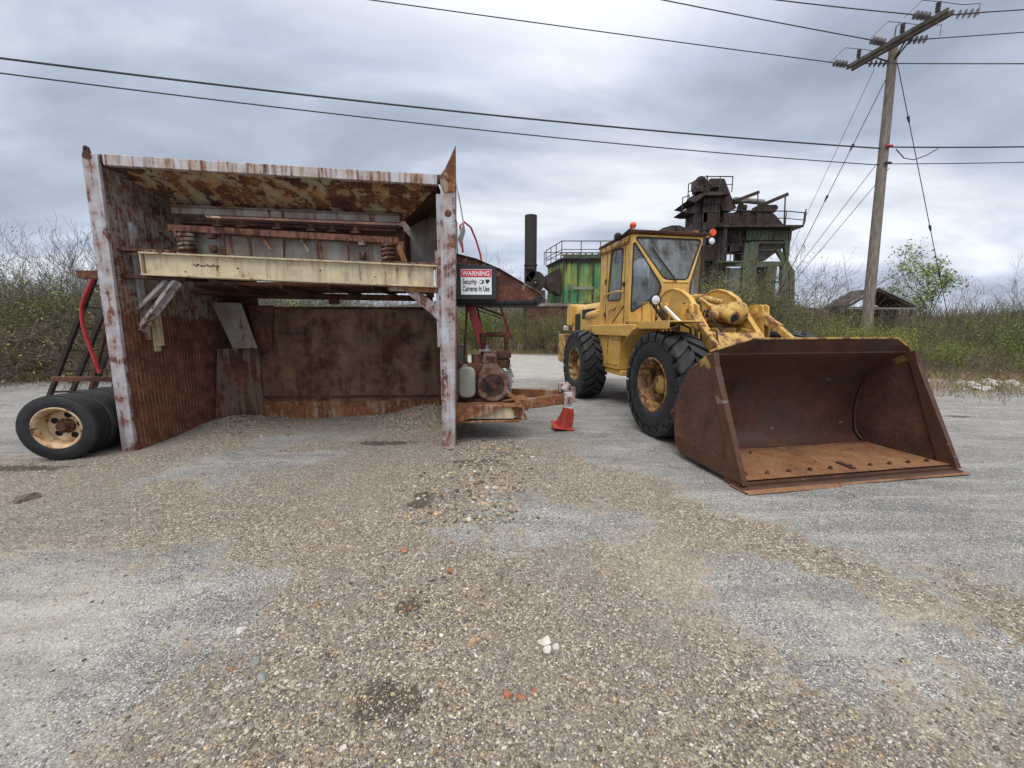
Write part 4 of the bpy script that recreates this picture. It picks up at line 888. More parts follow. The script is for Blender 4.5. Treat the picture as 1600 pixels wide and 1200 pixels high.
# lift arms: tall humped plates, narrowing down to the bucket
ARM = [(-1.22,2.02),(-1.16,2.17),(-1.0,2.25),(-.82,2.26),(-.60,2.20),(-.38,2.08),(-.12,1.78),(.18,1.46),(.48,1.12),(.74,.86),(.80,.70),(.80,.50),(.76,.40),(.66,.46),(.30,.80),(-.05,1.10),(-.40,1.42),(-.72,1.62),(-1.05,1.72),(-1.2,1.85)]
for sy in (-1, 1):
    a_ = MB().prism(ARM, 'y', sy*.42-.025, sy*.42+.025)
    top = ARM[:9]
    for p, q in zip(top, top[1:]): a_.beam((p[0],sy*.42,p[1]+.004),(q[0],sy*.42,q[1]+.004),.085,.022)
    a_.cyl((-1.0,sy*.42-.07,1.98),(-1.0,sy*.42+.07,1.98),.06,n=18).cyl((-.55,sy*.42-.05,1.95),(-.55,sy*.42+.05,1.95),.03,n=12)
    a_.build('lift_arm', m_yel, ldr, .004)
MB().cyl((-.35,-.40,1.72),(-.35,.40,1.72),.10,n=24).prism([(.05,1.28),(.62,.95),(.70,1.02),(.16,1.55)], 'y', -.395, .395).build('cross_tube', m_yel2, ldr, .01)
cst = MB().lathe([(.0,-.20),(.09,-.20),(.12,-.10),(.15,.05),(.18,.22),(.18,.36),(.0,.36)], 'y', (-.25,.02,1.84), 28, False)
cst.cyl((-.15,-.22,1.80),(-.15,-.12,1.80),.07,n=20).cyl((-.5,.05,1.9),(.02,.05,1.76),.10,n=20).build('boom_casting', m_yel2, ldr, .01)
MB().cyl((-.25,-.21,1.84),(-.25,-.19,1.84),.045,n=16).cyl((.015,.05,1.762),(.03,.05,1.758),.055,n=16).build('casting_bore', m_black, ldr)
# tilt levers, cylinders and links on both sides
for sy in (-1, 1):
    l_ = MB().prism([(-.27,1.30),(.0,1.24),(.06,1.30),(-.02,1.94),(-.08,1.97),(-.28,1.97),(-.32,1.92)], 'y', sy*.60-.035, sy*.60-.005).prism([(-.27,1.30),(.0,1.24),(.06,1.30),(-.02,1.94),(-.08,1.97),(-.28,1.97),(-.32,1.92)], 'y', sy*.60+.06, sy*.60+.09)
    l_.cyl((-.16,sy*.60-.05,1.86),(-.16,sy*.60+.11,1.86),.05,n=16).cyl((-.10,sy*.60-.05,1.34),(-.10,sy*.60+.11,1.34),.06,n=16)
    l_.build('tilt_lever', m_yel, ldr, .006)
    k_ = MB().beam((-.14,sy*.62,1.88),(.86,sy*.66,1.15),.07,.09).cyl((.86,sy*.58,1.13),(.86,sy*.74,1.13),.07,n=14); k_.beam((-.10,sy*.60,1.80),(.25,sy*.64,1.60),.09,.12)
    k_.build('tilt_link', m_yel2, ldr, .008)
    MB().beam((-.14,sy*.58,1.28),(.40,sy*.56,.72),.10,.17).cyl((-.95,sy*.5,1.15),(.45,sy*.56,.72),.075,n=16).build('lift_cylinder', m_yel, ldr, .006)
    MB().cyl((.4,sy*.56,.735),(.80,sy*.56,.61),.035,n=12).build('cylinder_rod', m_steel, ldr)
rh = random.Random(4); hz_ = MB()
for k in range(11):
    sx_ = rh.uniform(-.9,-.1); sy_ = rh.uniform(-.85,-.2)
    hz_.tube([(sx_,sy_,rh.uniform(1.5,1.95)),(sx_+.15,sy_+rh.uniform(-.1,.1),rh.uniform(1.5,2.1)),(sx_+.35,sy_+.1,rh.uniform(1.3,1.7)),(sx_+.5,sy_+.12,rh.uniform(1.0,1.4))], rh.choice((.012,.016,.02)), 6)
hz_.build('hydraulic_hose', m_black, ldr)
MB().tube([(-.55,.28,2.02),(-.75,.05,2.13),(-.95,-.05,2.15)], .05, 10).box(-1.0,-.80,-.16,.10,2.08,2.16).beam((-.75,.0,2.1),(-.25,-.1,1.9),.06,.06).build('boom_linkage', m_yel2, ldr, .006)
pv = MB().beam((-.60,-.75,1.92),(-.2,-.62,1.62),.03,.03).beam((-.8,-.72,1.9),(-.45,-.7,1.6),.025,.03).beam((-.62,-.80,2.0),(-.62,-.62,1.72),.04,.06)
for k in range(8): pv.box(rh.uniform(-.9,-.3),rh.uniform(-.28,-.2),rh.uniform(-.75,-.3),rh.uniform(-.28,-.2),1.55,1.75+.03*k) if False else None
pv.build('linkage', m_yel2, ldr, .006)
for k_, (p_, q_) in enumerate((((-1.72,-.80,1.70),(-1.30,-.80,1.70)),((-.95,-.52,1.72),(-.35,-.50,1.62)),((-1.0,-.64,1.60),(-.5,-.62,1.25)),((-.7,-.56,1.60),(-.45,-.5,.95)))): MB().beam(p_, q_, .05, .07).cyl(Vector(p_)+Vector((0,-.03,0)), Vector(p_)+Vector((0,.05,0)), .035, n=12).build('control_rod', m_yel2, ldr, .006)
MB().tube([(-1.35,-.70,1.66),(-1.35,-.72,2.0),(-1.28,-.74,2.05),(-1.05,-.74,2.05),(-1.0,-.74,2.0),(-.98,-.72,1.68)], .014, 8).build('step_rail', m_yel2, ldr)
for x_ in (-3.05,-2.6,-2.2,-2.0): MB().cyl((x_,-.843,1.38),(x_,-.853,1.38),.016,n=8).build('tank_bolt', m_dark, ldr)
# ---- bucket 
BP = [(2.02,.035),(1.0,.05),(.90,.12),(.85,.28),(.835,.50),(.86,.74),(.97,.99),(1.16,1.18),(1.40,1.33)]
BW = 1.36
bk_ = MB(); n_ = len(BP); inner = []
for i in range(n_):                                      # shell thickness, offset inward
    p = Vector(BP[i]); a = Vector(BP[max(i-1,0)]); b_ = Vector(BP[min(i+1,n_-1)]); d_ = (b_-a).normalized(); inner.append((p.x+d_.y*.022, p.y-d_.x*.022))
def smooth(pts, it=2):
    for _ in range(it):
        q = [pts[0]]
        for a, b_ in zip(pts, pts[1:]): q += [(a[0]*.75+b_[0]*.25, a[1]*.75+b_[1]*.25), (a[0]*.25+b_[0]*.75, a[1]*.25+b_[1]*.75)]
        q.append(pts[-1]); pts = q
    return pts
so, si = smooth(BP[1:]), smooth(inner[1:])
so = [BP[0]]+so; si = [inner[0]]+si
base = len(bk_.v); m_n = len(so)
for y_ in (-BW, BW):
    for p in so: bk_.v.append((p[0], y_, p[1]))
    for p in si: bk_.v.append((p[0], y_, p[1]))
for i in range(m_n-1):
    A = base+i; Bq = base+m_n+i; C_ = base+2*m_n+i; D = base+3*m_n+i
    bk_.f += [[A, A+1, C_+1, C_], [Bq, D, D+1, Bq+1], [A, Bq, Bq+1, A+1], [C_, C_+1, D+1, D]]
bk_.f += [[base, base+2*m_n, base+3*m_n, base+m_n], [base+m_n-1, base+2*m_n-1, base+4*m_n-1, base+3*m_n-1]]
bo = bk_.build('bucket', m_buck, ldr, smooth=50)
# floor plate inside carries worn orange rust
MB().box(1.12,1.98,-BW+.03,BW-.03,.075,.081).build('bucket_floor', m_bfloor, bo)
sidep = [(2.0,.03)]+[(p[0], p[1]) for p in so[1:]]+[(1.49,1.34),(1.52,1.20)]
for sy in (-1, 1):
    y0, y1 = sorted((sy*(BW+.001), sy*(BW+.022))); sp_ = MB().prism(sidep, 'y', y0, y1)
    y2, y3 = sorted((sy*(BW-.03), sy*(BW+.035)))
    sp_.build('side_plate', m_bside, bo)
    MB().hexa([(1.44,y2,1.22),(1.53,y2,1.20),(1.53,y3,1.20),(1.44,y3,1.22),(1.36,y2,1.30),(1.50,y2,1.345),(1.50,y3,1.345),(1.36,y3,1.30)]).hexa([(1.86,y2,.085),(2.05,y2,.05),(2.05,y3,.05),(1.86,y3,.085),(1.445,y2,1.22),(1.535,y2,1.20),(1.535,y3,1.20),(1.445,y3,1.22)]).build('side_cutter', m_buck, bo, .004)
    y4, y5 = sorted((sy*(BW+.0225), sy*(BW+.034)))
    MB().prism([(1.95,.05),(.98,.07),(.90,.15),(.87,.26),(1.88,.22)], 'y', y4, y5).build('wear_plate', m_buck, bo, .003)
# spill guard along the top
sg_ = MB().plate([(-1.38,0),(1.38,0),(1.38,.02),(1.0,.19),(-.95,.19),(-1.38,.02)], [], lambda u,v_,t: (1.40+v_*.62-t*.75, u, 1.325+v_*.80+t*.6), .022)
sg_.build('spill_guard', m_buck, bo, .003)
MB().beam((1.515,-.95,1.492),(1.515,1.0,1.492),.03,.02).beam((1.41,-1.38,1.352),(1.515,-.95,1.492),.03,.02).beam((1.41,1.38,1.352),(1.515,1.0,1.492),.03,.02).build('guard_edge', m_yel2, bo, .003)
MB().hexa([(1.80,-1.40,.02),(2.08,-1.40,.004),(2.08,1.40,.004),(1.80,1.40,.02),(1.80,-1.40,.045),(2.06,-1.40,.03),(2.06,1.40,.03),(1.80,1.40,.045)]).build('cutting_edge', m_buck, bo, .003)
MB().hexa([(1.90,-1.42,.0),(2.14,-1.40,.0),(2.14,-.30,.0),(1.90,-.30,.0),(1.90,-1.42,.018),(2.12,-1.40,.014),(2.12,-.30,.014),(1.90,-.30,.018)]).hexa([(1.90,-.28,.0),(2.10,-.28,.0),(2.10,1.46,.0),(1.90,1.44,.0),(1.90,-.28,.016),(2.09,-.28,.014),(2.09,1.46,.014),(1.90,1.44,.016)]).build('edge_strip', m_bfloor, bo, .002)
bt = MB()
for k in range(10): y_ = -1.2+k*.265; bt = MB(); bt.cyl((1.86,y_,.08),(1.86,y_,.098),.024,n=6).cyl((1.86,y_,.098),(1.86,y_,.112),.013,n=8); bt.build('edge_bolt', m_dark, bo)
MB().tube([(1.13,y_,.088+.004*math.sin(y_*9)) for y_ in [-1.32+.12*k for k in range(23)]], .007, 5).build('weld_seam', m_bfloor, bo)
for sy in (-1, 1): MB().tube([(p[0]+.03, sy*(BW-.012), p[1]+.03) for p in si[1:-4]], .010, 5).build('weld_seam', m_buck, bo)
rt = random.Random(8); lt = MB()
for k in range(5): lt.sphere((rt.uniform(1.2,1.9), rt.uniform(-1.2,1.2), .088), rt.uniform(.008,.02), rt.uniform(.008,.02), .008, 6, 4)
lt.beam((1.72,.12,.092),(1.92,.10,.092),.05,.014)
lt.build('floor_scale', m_dark, bo)
for sy in (-1, 1): MB().prism([(.86,.30),(.70,.40),(.66,.52),(.70,.62),(.84,.66)], 'y', sy*1.28-.03, sy*1.28+.03).cyl((.74,sy*1.20,.52),(.74,sy*1.36,.52),.035,n=12).build('hinge_lug', m_buck, bo, .004)
for sy in (-1, 1): MB().prism([(.842,.28),(.74,.38),(.72,.62),(.82,1.18),(1.10,1.20),(.955,1.02),(.85,.78),(.828,.5)], 'y', sy*.50-.015, sy*.50+.015).build('mounting_lug', m_bside, bo, .003)
# rust peeled patches of bare grey metal on the inside of the back

# ============================================================ BACKGROUND PLANT
def px_box(mb, x0, y0, x1, y1, D, d0, d1):
    a = at(x0, y0, D+d0); b_ = at(x1, y1, D+d0); return mb.box(min(a.x,b_.x), max(a.x,b_.x), D+d0, D+d1, min(a.z,b_.z), max(a.z,b_.z))
def px_prism(mb, pts, D, d0, d1):
    q = [at(x_, y_, D+d0) for x_, y_ in pts]; return mb.prism([(p.x, p.z) for p in q], 'y', D+d0, D+d1)
def rails(mb, pts, r=.022, h=1.0, posts=5, mid=True):     # pts: deck corners
    pts = [Vector(p) for p in pts]
    for a, b_ in zip(pts, pts[1:]):
        n_ = max(1, round((b_-a).length/1.3))
        for k in range(n_+1):
            p = a.lerp(b_, k/n_); mb.cyl(p, p+Vector((0,0,h)), r, n=5)
        mb.cyl(a+Vector((0,0,h)), b_+Vector((0,0,h)), r, n=5)
        if mid: mb.cyl(a+Vector((0,0,h*.5)), b_+Vector((0,0,h*.5)), r*.8, n=5)
    return mb
def rel(o, parent): o.parent = parent; o.matrix_parent_inverse = Matrix.Translation(-parent.location); return o
# --- green dust collector
D = 30.0
bh = empty('dust_collector', (5.0, D, 0), 0, 'green streaked corrugated dust collector box with a railed top behind the loader cab', 'dust collector')
c0 = at(881, 410, D); c1 = at(990, 410, D); cl0 = at(856, 410, D+3.2); zt_ = at(881,407,D).z; zb_ = at(881,474,D).z
m = MB()
def corr(mb, a, b_, z0, z1, n_, dep, inward):
    a = Vector(a); b_ = Vector(b_); d_ = (b_-a)/n_; no = Vector((d_.y,-d_.x)).normalized()*dep
    pts = []
    for k in range(n_):
        s_ = a+d_*k; pts += [s_, s_+d_*.45, s_+d_*.5-no, s_+d_*.95-no]
    pts.append(b_)
    base = len(mb.v)
    for p in pts: mb.v += [(p.x,p.y,z0),(p.x,p.y,z1)]
    for k in range(len(pts)-1): mb.f.append([base+2*k, base+2*k+2, base+2*k+3, base+2*k+1])
corr(m, (c0.x,D), (c1.x,D), zb_, zt_, 16, .05, 0); corr(m, (cl0.x,D+3.2), (c0.x,D), zb_, zt_, 9, .05, 0)
m.prism([(c0.x,D+.06),(c1.x,D+.06),(c1.x,D+3.3),(cl0.x+.08,D+3.2)], 'z', zb_, zt_)
rel(m.build('wall', m_green, bh, smooth=20), bh)
m = MB(); 
for px_ in (881, 904, 928, 952): p = at(px_, 410, D-.06); m.box(p.x-.06,p.x+.06,D-.09,D-.01,zb_,zt_)
m.box(c0.x-.1,c1.x,D-.12,D-.01,zt_-.12,zt_+.06).box(c0.x-.1,c1.x,D-.12,D-.01,zb_-.08,zb_+.02)
m.beam((c0.x,D-.03,zt_),(cl0.x,D+3.2,zt_),.12,.18)
rel(m.build('wall_rib', m_plant, bh), bh)
m = MB(); m.prism([(c0.x-.2,D-.25),(c1.x+.3,D-.25),(c1.x+.3,D+3.5),(cl0.x-.15,D+3.4)], 'z', zt_+.06, zt_+.16); rel(m.build('top_deck', m_plant, bh), bh)
m = MB(); rails(m, [(cl0.x-.15,D+3.3,zt_+.16),(c0.x-.2,D-.22,zt_+.16),(c1.x+.3,D-.22,zt_+.16)], .035, 1.2)
rails(m, [(cl0.x-.15,D+3.3,zt_+.16),(c0.x-.2,D-.22,zt_+.16),(c1.x+.3,D-.22,zt_+.16)], .03, .35, mid=False)
rails(m, [(cl0.x-.3,D+3.3,zt_+.16),(c1.x+.3,D+3.4,zt_+.16)], .03, 1.05); rel(m.build('top_railing', m_plant, bh), bh)
m = MB().box(c0.x,c1.x,D+.3,D+.5,zt_+.16,zt_+.42).cyl((c0.x,D+1.2,zt_+.62),(c1.x,D+1.2,zt_+.62),.06,n=8)
for k in range(9): x_ = c0.x+.3+k*.5; m.box(x_,x_+.12,D+1.1,D+1.3,zt_+.2,zt_+.75)
rel(m.build('top_pipes', m_grn2, bh), bh)
m = MB(); 
for x0_, y0_, x1_, y1_ in ((888,445,896,446.2),(888,448.5,896,449.5),(888,452,896,453.2),(888,445,889.2,453),(895,445,896.2,453),(897,448,927,452)): px_box(m, x0_, y0_, x1_, y1_, D, -.14, -.11)
rel(m.build('white_marking', m_pgrey, bh), bh)
m = MB(); 
for k in range(4):
    p = at(885+k*22, 480, D+.4); m.box(p.x-.1,p.x+.1,D+.3,D+.5,0,zb_); m.box(p.x-.1,p.x+.1,D+2.6,D+2.8,0,zb_)
px_prism(m, [(881,474),(950,474),(935,500),(895,500)], D, .5, 2.5); rel(m.build('leg_frame', m_plant, bh), bh)
# cone shaped inlet duct on its side
m = MB(); q0 = [at(x_,y_,D+.4) for x_,y_ in ((849,433),(874,418),(874,462),(849,446))]
m.hexa([q0[0], q0[0]+Vector((0,1,0)), q0[3]+Vector((0,1,0)), q0[3], q0[1]+Vector((0,-.4,0)), q0[1]+Vector((0,2.2,0)), q0[2]+Vector((0,2.2,0)), q0[2]+Vector((0,-.4,0))]); rel(m.build('inlet_duct', m_plant, bh), bh)
# --- stack and fan
p = at(829, 430, D); sk = empty('exhaust_stack', (p.x, D, 0), 0, 'tall dark round exhaust stack with a snail fan housing at its foot', 'chimney')
zt2 = at(829,337,D).z; zm = at(829,416,D).z
ro = (at(839,380,D).x-at(820,380,D).x)/2
m = MB().lathe([(ro,zm-.3),(ro,zm),(ro*1.12,zm+.02),(ro*1.12,zm+.1),(ro,zm+.12),(ro,zt2),(ro-.03,zt2),(ro-.03,zm-.3)], 'z', (0,0,0), 32); m.build('pipe', m_stack, sk)
rf_ = (at(847,440,D).x-at(826,440,D).x)*.72; zf = at(838,440,D).z; xf = at(836,440,D).x-p.x
fo_ = MB().lathe([(.12,-.35),(rf_,-.35),(rf_+.04,-.3),(rf_+.04,.3),(rf_,.35),(.12,.35)], 'y', (xf,.2,zf), 36).box(-ro,ro*.8,-.15,.5,zf,zm-.1).build('fan_housing', m_stack, sk)
MB().lathe([(.10,-.52),(.26,-.50),(.26,-.34),(.1,-.34)], 'y', (xf,.2,zf), 24).build('fan_inlet', m_plant, fo_)
MB().box(-.5,1.1,-.3,.7,0,zf-rf_*.9).build('fan_base', m_plant, sk)
# --- red brown conveyor trailer under the dust collector
tr = empty('rusty_bin_trailer', (3.4, 26.5, 0), 0, 'low red brown steel bin trailer standing in weeds below the green dust collector', 'trailer'); D2 = 26.5
m = MB(); px_box(m, 824, 478, 905, 505, D2, 0, 2.2); rel(m.build('bin', m_plant2, tr), tr)
m = MB(); px_box(m, 818, 474, 912, 478.5, D2, -.1, 2.3); (m, 815, 505, 818, 508, D2, -.06, .1)
rel(m.build('frame_rail', m_pgrey, tr), tr)
m = MB(); px_box(m, 835, 508, 900, 535, D2, .6, 2.0)
for x_ in (820, 890): px_box(m, x_, 508, x_+3, 550, D2, 0, .15)
rel(m.build('chassis', m_plant, tr), tr)
# --- batch tower
D = 34.0
def Z7(X, Y_): return (1030+X*.1875, 250+Y_*.1875)
tw = empty('batch_plant_tower', (14.5, D, 0), 0, 'derelict rusty asphalt plant tower with railed platforms and a green bin', 'tower')
def zb7(mb, X0, Y0, X1, Y1, d0, d1): a = Z7(X0,Y0); b_ = Z7(X1,Y1); return px_box(mb, a[0],a[1],b_[0],b_[1], D, d0, d1)
def zp7(mb, pts, d0, d1): return px_prism(mb, [Z7(*p_) for p_ in pts], D, d0, d1)
def P7(X, Y_, d=0): a = Z7(X, Y_); return at(a[0], a[1], D+d)
def part7(mb, name, mat): return rel(mb.build(name, mat, tw), tw)
m = MB(); zb7(m,300,280,372,1550,.2,1.8); zb7(m,372,300,500,520,.0,1.8); zb7(m,372,430,400,1550,.0,.25); zb7(m,400,520,505,1550,.0,1.7); 
for y_ in (360,430,575,710,835,950): zb7(m,372,y_,506,y_+6,-.06,.0)
part7(m,'elevator_casing', m_plant)
m = MB(); zb7(m,403,440,494,570,-.05,-.01); zb7(m,408,582,490,705,-.05,-.01); zb7(m,384,716,476,830,-.05,-.01); part7(m,'rusted_panel', m_scr)
m = MB(); zp7(m,[(430,152),(545,155),(600,300),(645,400),(600,425),(525,420),(500,300),(385,268),(375,235)],.1,1.6); part7(m,'head_housing', m_scr)
m = MB(); zp7(m,[(385,262),(590,268),(590,284),(500,292),(385,290),(300,352),(236,336)],-.7,2.0); zp7(m,[(190,428),(300,375),(310,388),(310,440),(250,442)],-.2,1.6); zb7(m,520,212,400,225,-.3,.1); part7(m,'head_platform', m_plant)
m = MB(); m.cyl(P7(345,180,-.2),P7(345,180,.9),.42,n=18); zb7(m,300,165,330,240,-.1,.6); zb7(m,310,225,420,262,-.3,.5); m.cyl(P7(420,225,-.3),P7(500,215,.4),.2,n=12); part7(m,'drive_motor', m_plant)
m = MB()
def rail7(pts, h, dd=0, r=.042):
    P_ = [P7(x_,y_,d_) for x_,y_,d_ in pts]
    rails(m, P_, r, h)
rail7([(190,420,-.2),(245,398,.2)], 1.0); rail7([(238,335,-.7),(390,268,-.7),(395,268,-.7)], 1.25); rail7([(395,268,-.7),(605,268,-.7),(605,262,1.8)], 1.2); rail7([(500,715,-.8),(700,725,-.8)], 0.0001) if False else None
rail7([(580,540,-1.0),(1050,546,-1.0),(1200,560,-1.0),(1215,520,1.6)], 1.12); rail7([(490,850,-.6),(690,850,-.6)], 1.35)
part7(m,'handrail', m_plant)
m = MB().beam(P7(625,345),P7(830,268),.22,.25); part7(m,'hoist_beam', m_plant)
m = MB(); m.beam(P7(835,385,.2),P7(1070,285,.2),.25,.28).cyl(P7(822,270),P7(822,540),.05,n=6).cyl(P7(1052,290,.2),P7(1040,545,.2),.06,n=6); part7(m,'hoist_beam', m_plant)
m = MB().beam(P7(500,480,.5),P7(550,520,.5),.12,.12); part7(m,'brace', m_plant)
m = MB(); m.cyl(P7(630,330,1.0),P7(870,352,1.0),.22,n=14); zp7(m,[(625,312),(650,310),(735,325),(740,345),(625,345)],.6,1.4); part7(m,'discharge_pipe', m_pgrey)
m = MB(); zp7(m,[(655,420),(930,424),(980,470),(1040,542),(640,545)],.2,1.8); zb7(m,540,440,650,535,.1,1.2); part7(m,'screen_box', m_scr)
m = MB(); m.cyl(P7(660,395,.2),P7(720,400,.2),.26,n=14).cyl(P7(680,395,-.1),P7(680,395,.9),.28,n=18); zb7(m,835,372,975,430,.1,1.1); m.cyl(P7(860,395,.0),P7(860,395,1.),.25,n=16).cyl(P7(965,400,.0),P7(965,400,1.0),.22,n=16).cyl(P7(790,415,.0),P7(790,415,1.0),.18,n=16); part7(m,'screen_motor', m_plant)
m = MB(); zb7(m,500,540,1205,556,-1.1,2.2); zp7(m,[(1090,556),(1205,556),(1100,598)],-1.0,-.9); zp7(m,[(1090,556),(1205,556),(1100,598)],1.0,1.1); zb7(m,510,556,1100,568,-.2,1.8); part7(m,'screen_platform', m_plant)
m = MB(); a_ = P7(735,568,-.1); b_ = P7(1100,668,-.1); 
corr(m, (a_.x,a_.y), (b_.x,a_.y), b_.z, a_.z, 16, .05, 0); m.box(a_.x,b_.x,a_.y+.06,a_.y+2.0,b_.z,a_.z); part7(m,'bin', m_grn2)
m = MB(); zb7(m,552,566,735,710,.2,1.9); zp7(m,[(700,668),(1100,668),(1050,720),(960,780),(880,840),(700,840)],.2,1.7); zb7(m,590,710,720,760,.3,1.8); part7(m,'bin_hopper', m_plant)
m = MB(); zb7(m,760,680,1045,694,-.15,.0); zb7(m,760,694,780,840,-.15,.0); zb7(m,830,745,960,752,-.15,.0); zb7(m,715,690,755,1550,-.1,.15); zp7(m,[(1045,668),(1095,668),(1078,840),(1080,1550),(1020,1550),(1022,860),(1058,840)],-.1,.25); zp7(m,[(1045,668),(1095,668),(1078,840),(1080,1550),(1020,1550),(1022,860),(1058,840)],1.6,1.9)
zp7(m,[(975,750),(1005,735),(1130,925),(1130,1550),(1095,1550),(1088,935)],.0,.3); zb7(m,500,845,1085,885,-.05,.2); zb7(m,500,840,700,852,-.9,1.6); zb7(m,900,1010,1080,1025,.0,.2); zb7(m,905,880,920,1550,.0,.2)
part7(m,'support_frame', m_grn2)
m = MB(); zb7(m,415,895,480,1550,.1,1.2); zb7(m,480,895,540,1550,.3,1.4); zb7(m,585,900,700,1550,.2,1.5); part7(m,'control_cabin', m_pgrey)
m = MB(); zb7(m,540,560,548,845,-.9,-.8); part7(m,'ladder_rail', m_plant)
m = MB(); zb7(m,700,890,900,1550,.6,1.6); part7(m,'lower_casing', m_plant)
m = MB()
for k in range(8): zb7(m,500+k*4,500+k*40,540,504+k*40,-.3,-.2)
part7(m,'stair', m_plant)
dm = MB(); px_prism(dm, [(1010,372),(1036,356),(1050,352),(1062,352),(1090,364),(1090,385),(1010,385)], 30, 0, 3); px_prism(dm, [(1057,352),(1059,352),(1059,385),(1057,385)], 30, -.1, -.01)
px_box(dm, 1030, 385, 1085, 470, 30, .5, 2.5)
o = dm.build('drum_cover', m_plant, None); tag(o, 'dark arched steel drum cover rising just behind the cab roof', 'cover')
# --- low shed behind the bushes by the pole
D = 38.0
sh = empty('shed', (at(1380,480,D).x, D, 0), 0, 'low dark open shed with a pale edged pitched roof behind the utility pole', 'shed')
m = MB(); a_ = at(1372,450,D); l_ = at(1326,475,D); r_ = at(1432,477,D)
for d0 in (0,): m.prism([(l_.x,l_.z-.1),(a_.x,a_.z),(r_.x,r_.z-.1),(r_.x,r_.z-.35),(a_.x,a_.z-.25),(l_.x,l_.z-.35)], 'y', D, D+3)
rel(m.build('roof', m_plant, sh), sh)
m = MB().beam((l_.x,D-.05,l_.z),(a_.x,D-.05,a_.z+.03),.10,.12).beam((a_.x,D-.05,a_.z+.03),(r_.x,D-.05,r_.z),.10,.12).box(l_.x,r_.x,D-.05,D+.05,l_.z-.5,l_.z-.35); rel(m.build('roof_trim', m_pgrey, sh), sh)
m = MB().box(l_.x+.5,r_.x-.5,D+1.5,D+2.9,0,l_.z-.2)
for k in range(5): x_ = l_.x+.3+k*(r_.x-l_.x-.6)/4; m.box(x_-.1,x_+.1,D,D+.2,0,l_.z-.35)
rel(m.build('wall', m_plant, sh), sh)
# ============================================================ UTILITY POLE AND LINES
m_wood = None
m_wood, b = newmat('weathered_pole'); v = objvec(scale=(6,6,.5)); nn = noise(v, 5, 8, .7)
link(ramp(nn, [(.3,(.07,.055,.045)), (.5,(.20,.17,.14)), (.7,(.34,.30,.26))]), b.inputs['Base Color']); b.inputs['Roughness'].default_value = .9; bump(nn, b, .6, .01)
m_arm2 = plain('crossarm_wood', (.085,.075,.065), .9, .35, 4); m_ins = plain('insulator', (.11,.10,.11), .3, .2, 6); m_wire = plain('wire', (.035,.035,.04), .6, .1); m_iron = plain('dark_iron', (.05,.045,.045), .6, .2)
PD = 16.0
p_top = at(1397, 66, PD); p_low = at(1357, 480, PD)
dirp = (p_top-p_low); base_p = p_low-dirp*(p_low.z/dirp.z)
up = empty('utility_pole', base_p, 0, 'leaning weathered wooden utility pole with a double crossarm and insulator strings', 'utility pole')
bp_ = base_p
def loc(p_): return Vector(p_)-bp_
MB().tube([loc(bp_), loc(bp_.lerp(p_top,.5)), loc(p_top+dirp*.012)], .20, 20, .135).build('pole', m_wood, up)
ZA = at(1397, 80, PD).z
A0 = atz(1327, 107, ZA); A1 = atz(1486, 17, ZA)
cdir = (A1-A0).normalized(); cn_ = Vector((-cdir.y, cdir.x, 0))
for s_ in (-1, 1): MB().beam(loc(A0+cn_*.14*s_), loc(A1+cn_*.14*s_), .10, .14).build('crossarm', m_arm2, up, .006)
pc = p_top
br = MB()
def onarm(t): return A0.lerp(A1, t)
for t_ in (.28, .62, .70): br.beam(loc(onarm(t_)-Vector((0,0,.08))), loc(at(1394, 98, PD)), .045, .03)
br.build('arm_brace', m_iron, up)
def insul_string(a, d_, name='insulator_string', n_=4):
    m = MB(); d_ = Vector(d_).normalized(); m.cyl(loc(a), loc(a+d_*.95), .022, n=6)
    for k in range(n_):
        c_ = a+d_*(.18+k*.15); m.cyl(loc(c_), loc(c_+d_*.05), .12, .03, n=14)
    m.build(name, m_ins, up); return a+d_*.95
wires = []
wdirL = Vector((-1, -.25, -.02)); 
def wire(a, b_, sag, label, r=.017, n_=24, name='power_line', group=None, cat='power line', mat=None):
    a = Vector(a); b_ = Vector(b_); pts = [a.lerp(b_, k/n_)-Vector((0,0,4*sag*(k/n_)*(1-k/n_))) for k in range(n_+1)]
    o = MB().tube([p_-a for p_ in pts], r, 6).build(name, mat or m_wire, None); o.location = a; tag(o, label, cat, group); return o
ends = [(1300,101,.06),(1362,51,.47),(1418,16,.90)]
far = [atz(600,0,ZA+.3), atz(1050,0,ZA+.2), atz(1238,0,ZA+.1)]
lbl = ['upper left power line running to the near end of the lower crossarm tip','upper power line leaving the view near the middle of the sky','short upper power line at the top right beside the pole top']
lbl = ['power line from the lower left crossarm tip across the upper sky','power line from the middle of the crossarm to the top edge','power line from the upper right part of the crossarm to the top edge']
for i, (px, py, t_) in enumerate(ends):
    a = onarm(t_); f_ = far[i]; d_ = (f_-a).normalized(); f2 = a+(f_-a)*1.8
    e_ = insul_string(a+d_*.25, d_); wire(e_, f2, .05, lbl[i])
rt_px = [(1600,98,.10),(1600,49,.52),(1600,14,.93)]
lb2 = ['lowest of the three power lines leaving right from the crossarm','middle of the three power lines leaving right from the crossarm','highest of the three power lines leaving right from the crossarm']
for i, (px, py, t_) in enumerate(rt_px):
    a = onarm(t_); f_ = atz(px, py, ZA) if py < 60 else at(px, py, PD); f_ = at(px, py, 13.5+1.2*i if i == 0 else a.y-.6); d_ = (f_-a).normalized()
    e_ = insul_string(a+d_*.25, d_); wire(e_, a+(f_-a)*2.5, .03, lb2[i])
for t_ in (.10, .56, .88):
    pi_ = MB(); a = onarm(t_)+Vector((0,0,.10)); pi_.cyl(loc(a), loc(a+Vector((0,0,.42))), .03, n=8)
    for k in range(5): pi_.cyl(loc(a+Vector((0,0,.12+k*.065))), loc(a+Vector((0,0,.15+k*.065))), .075, .05, n=12)
    pi_.build('post_insulator', m_ins, up)
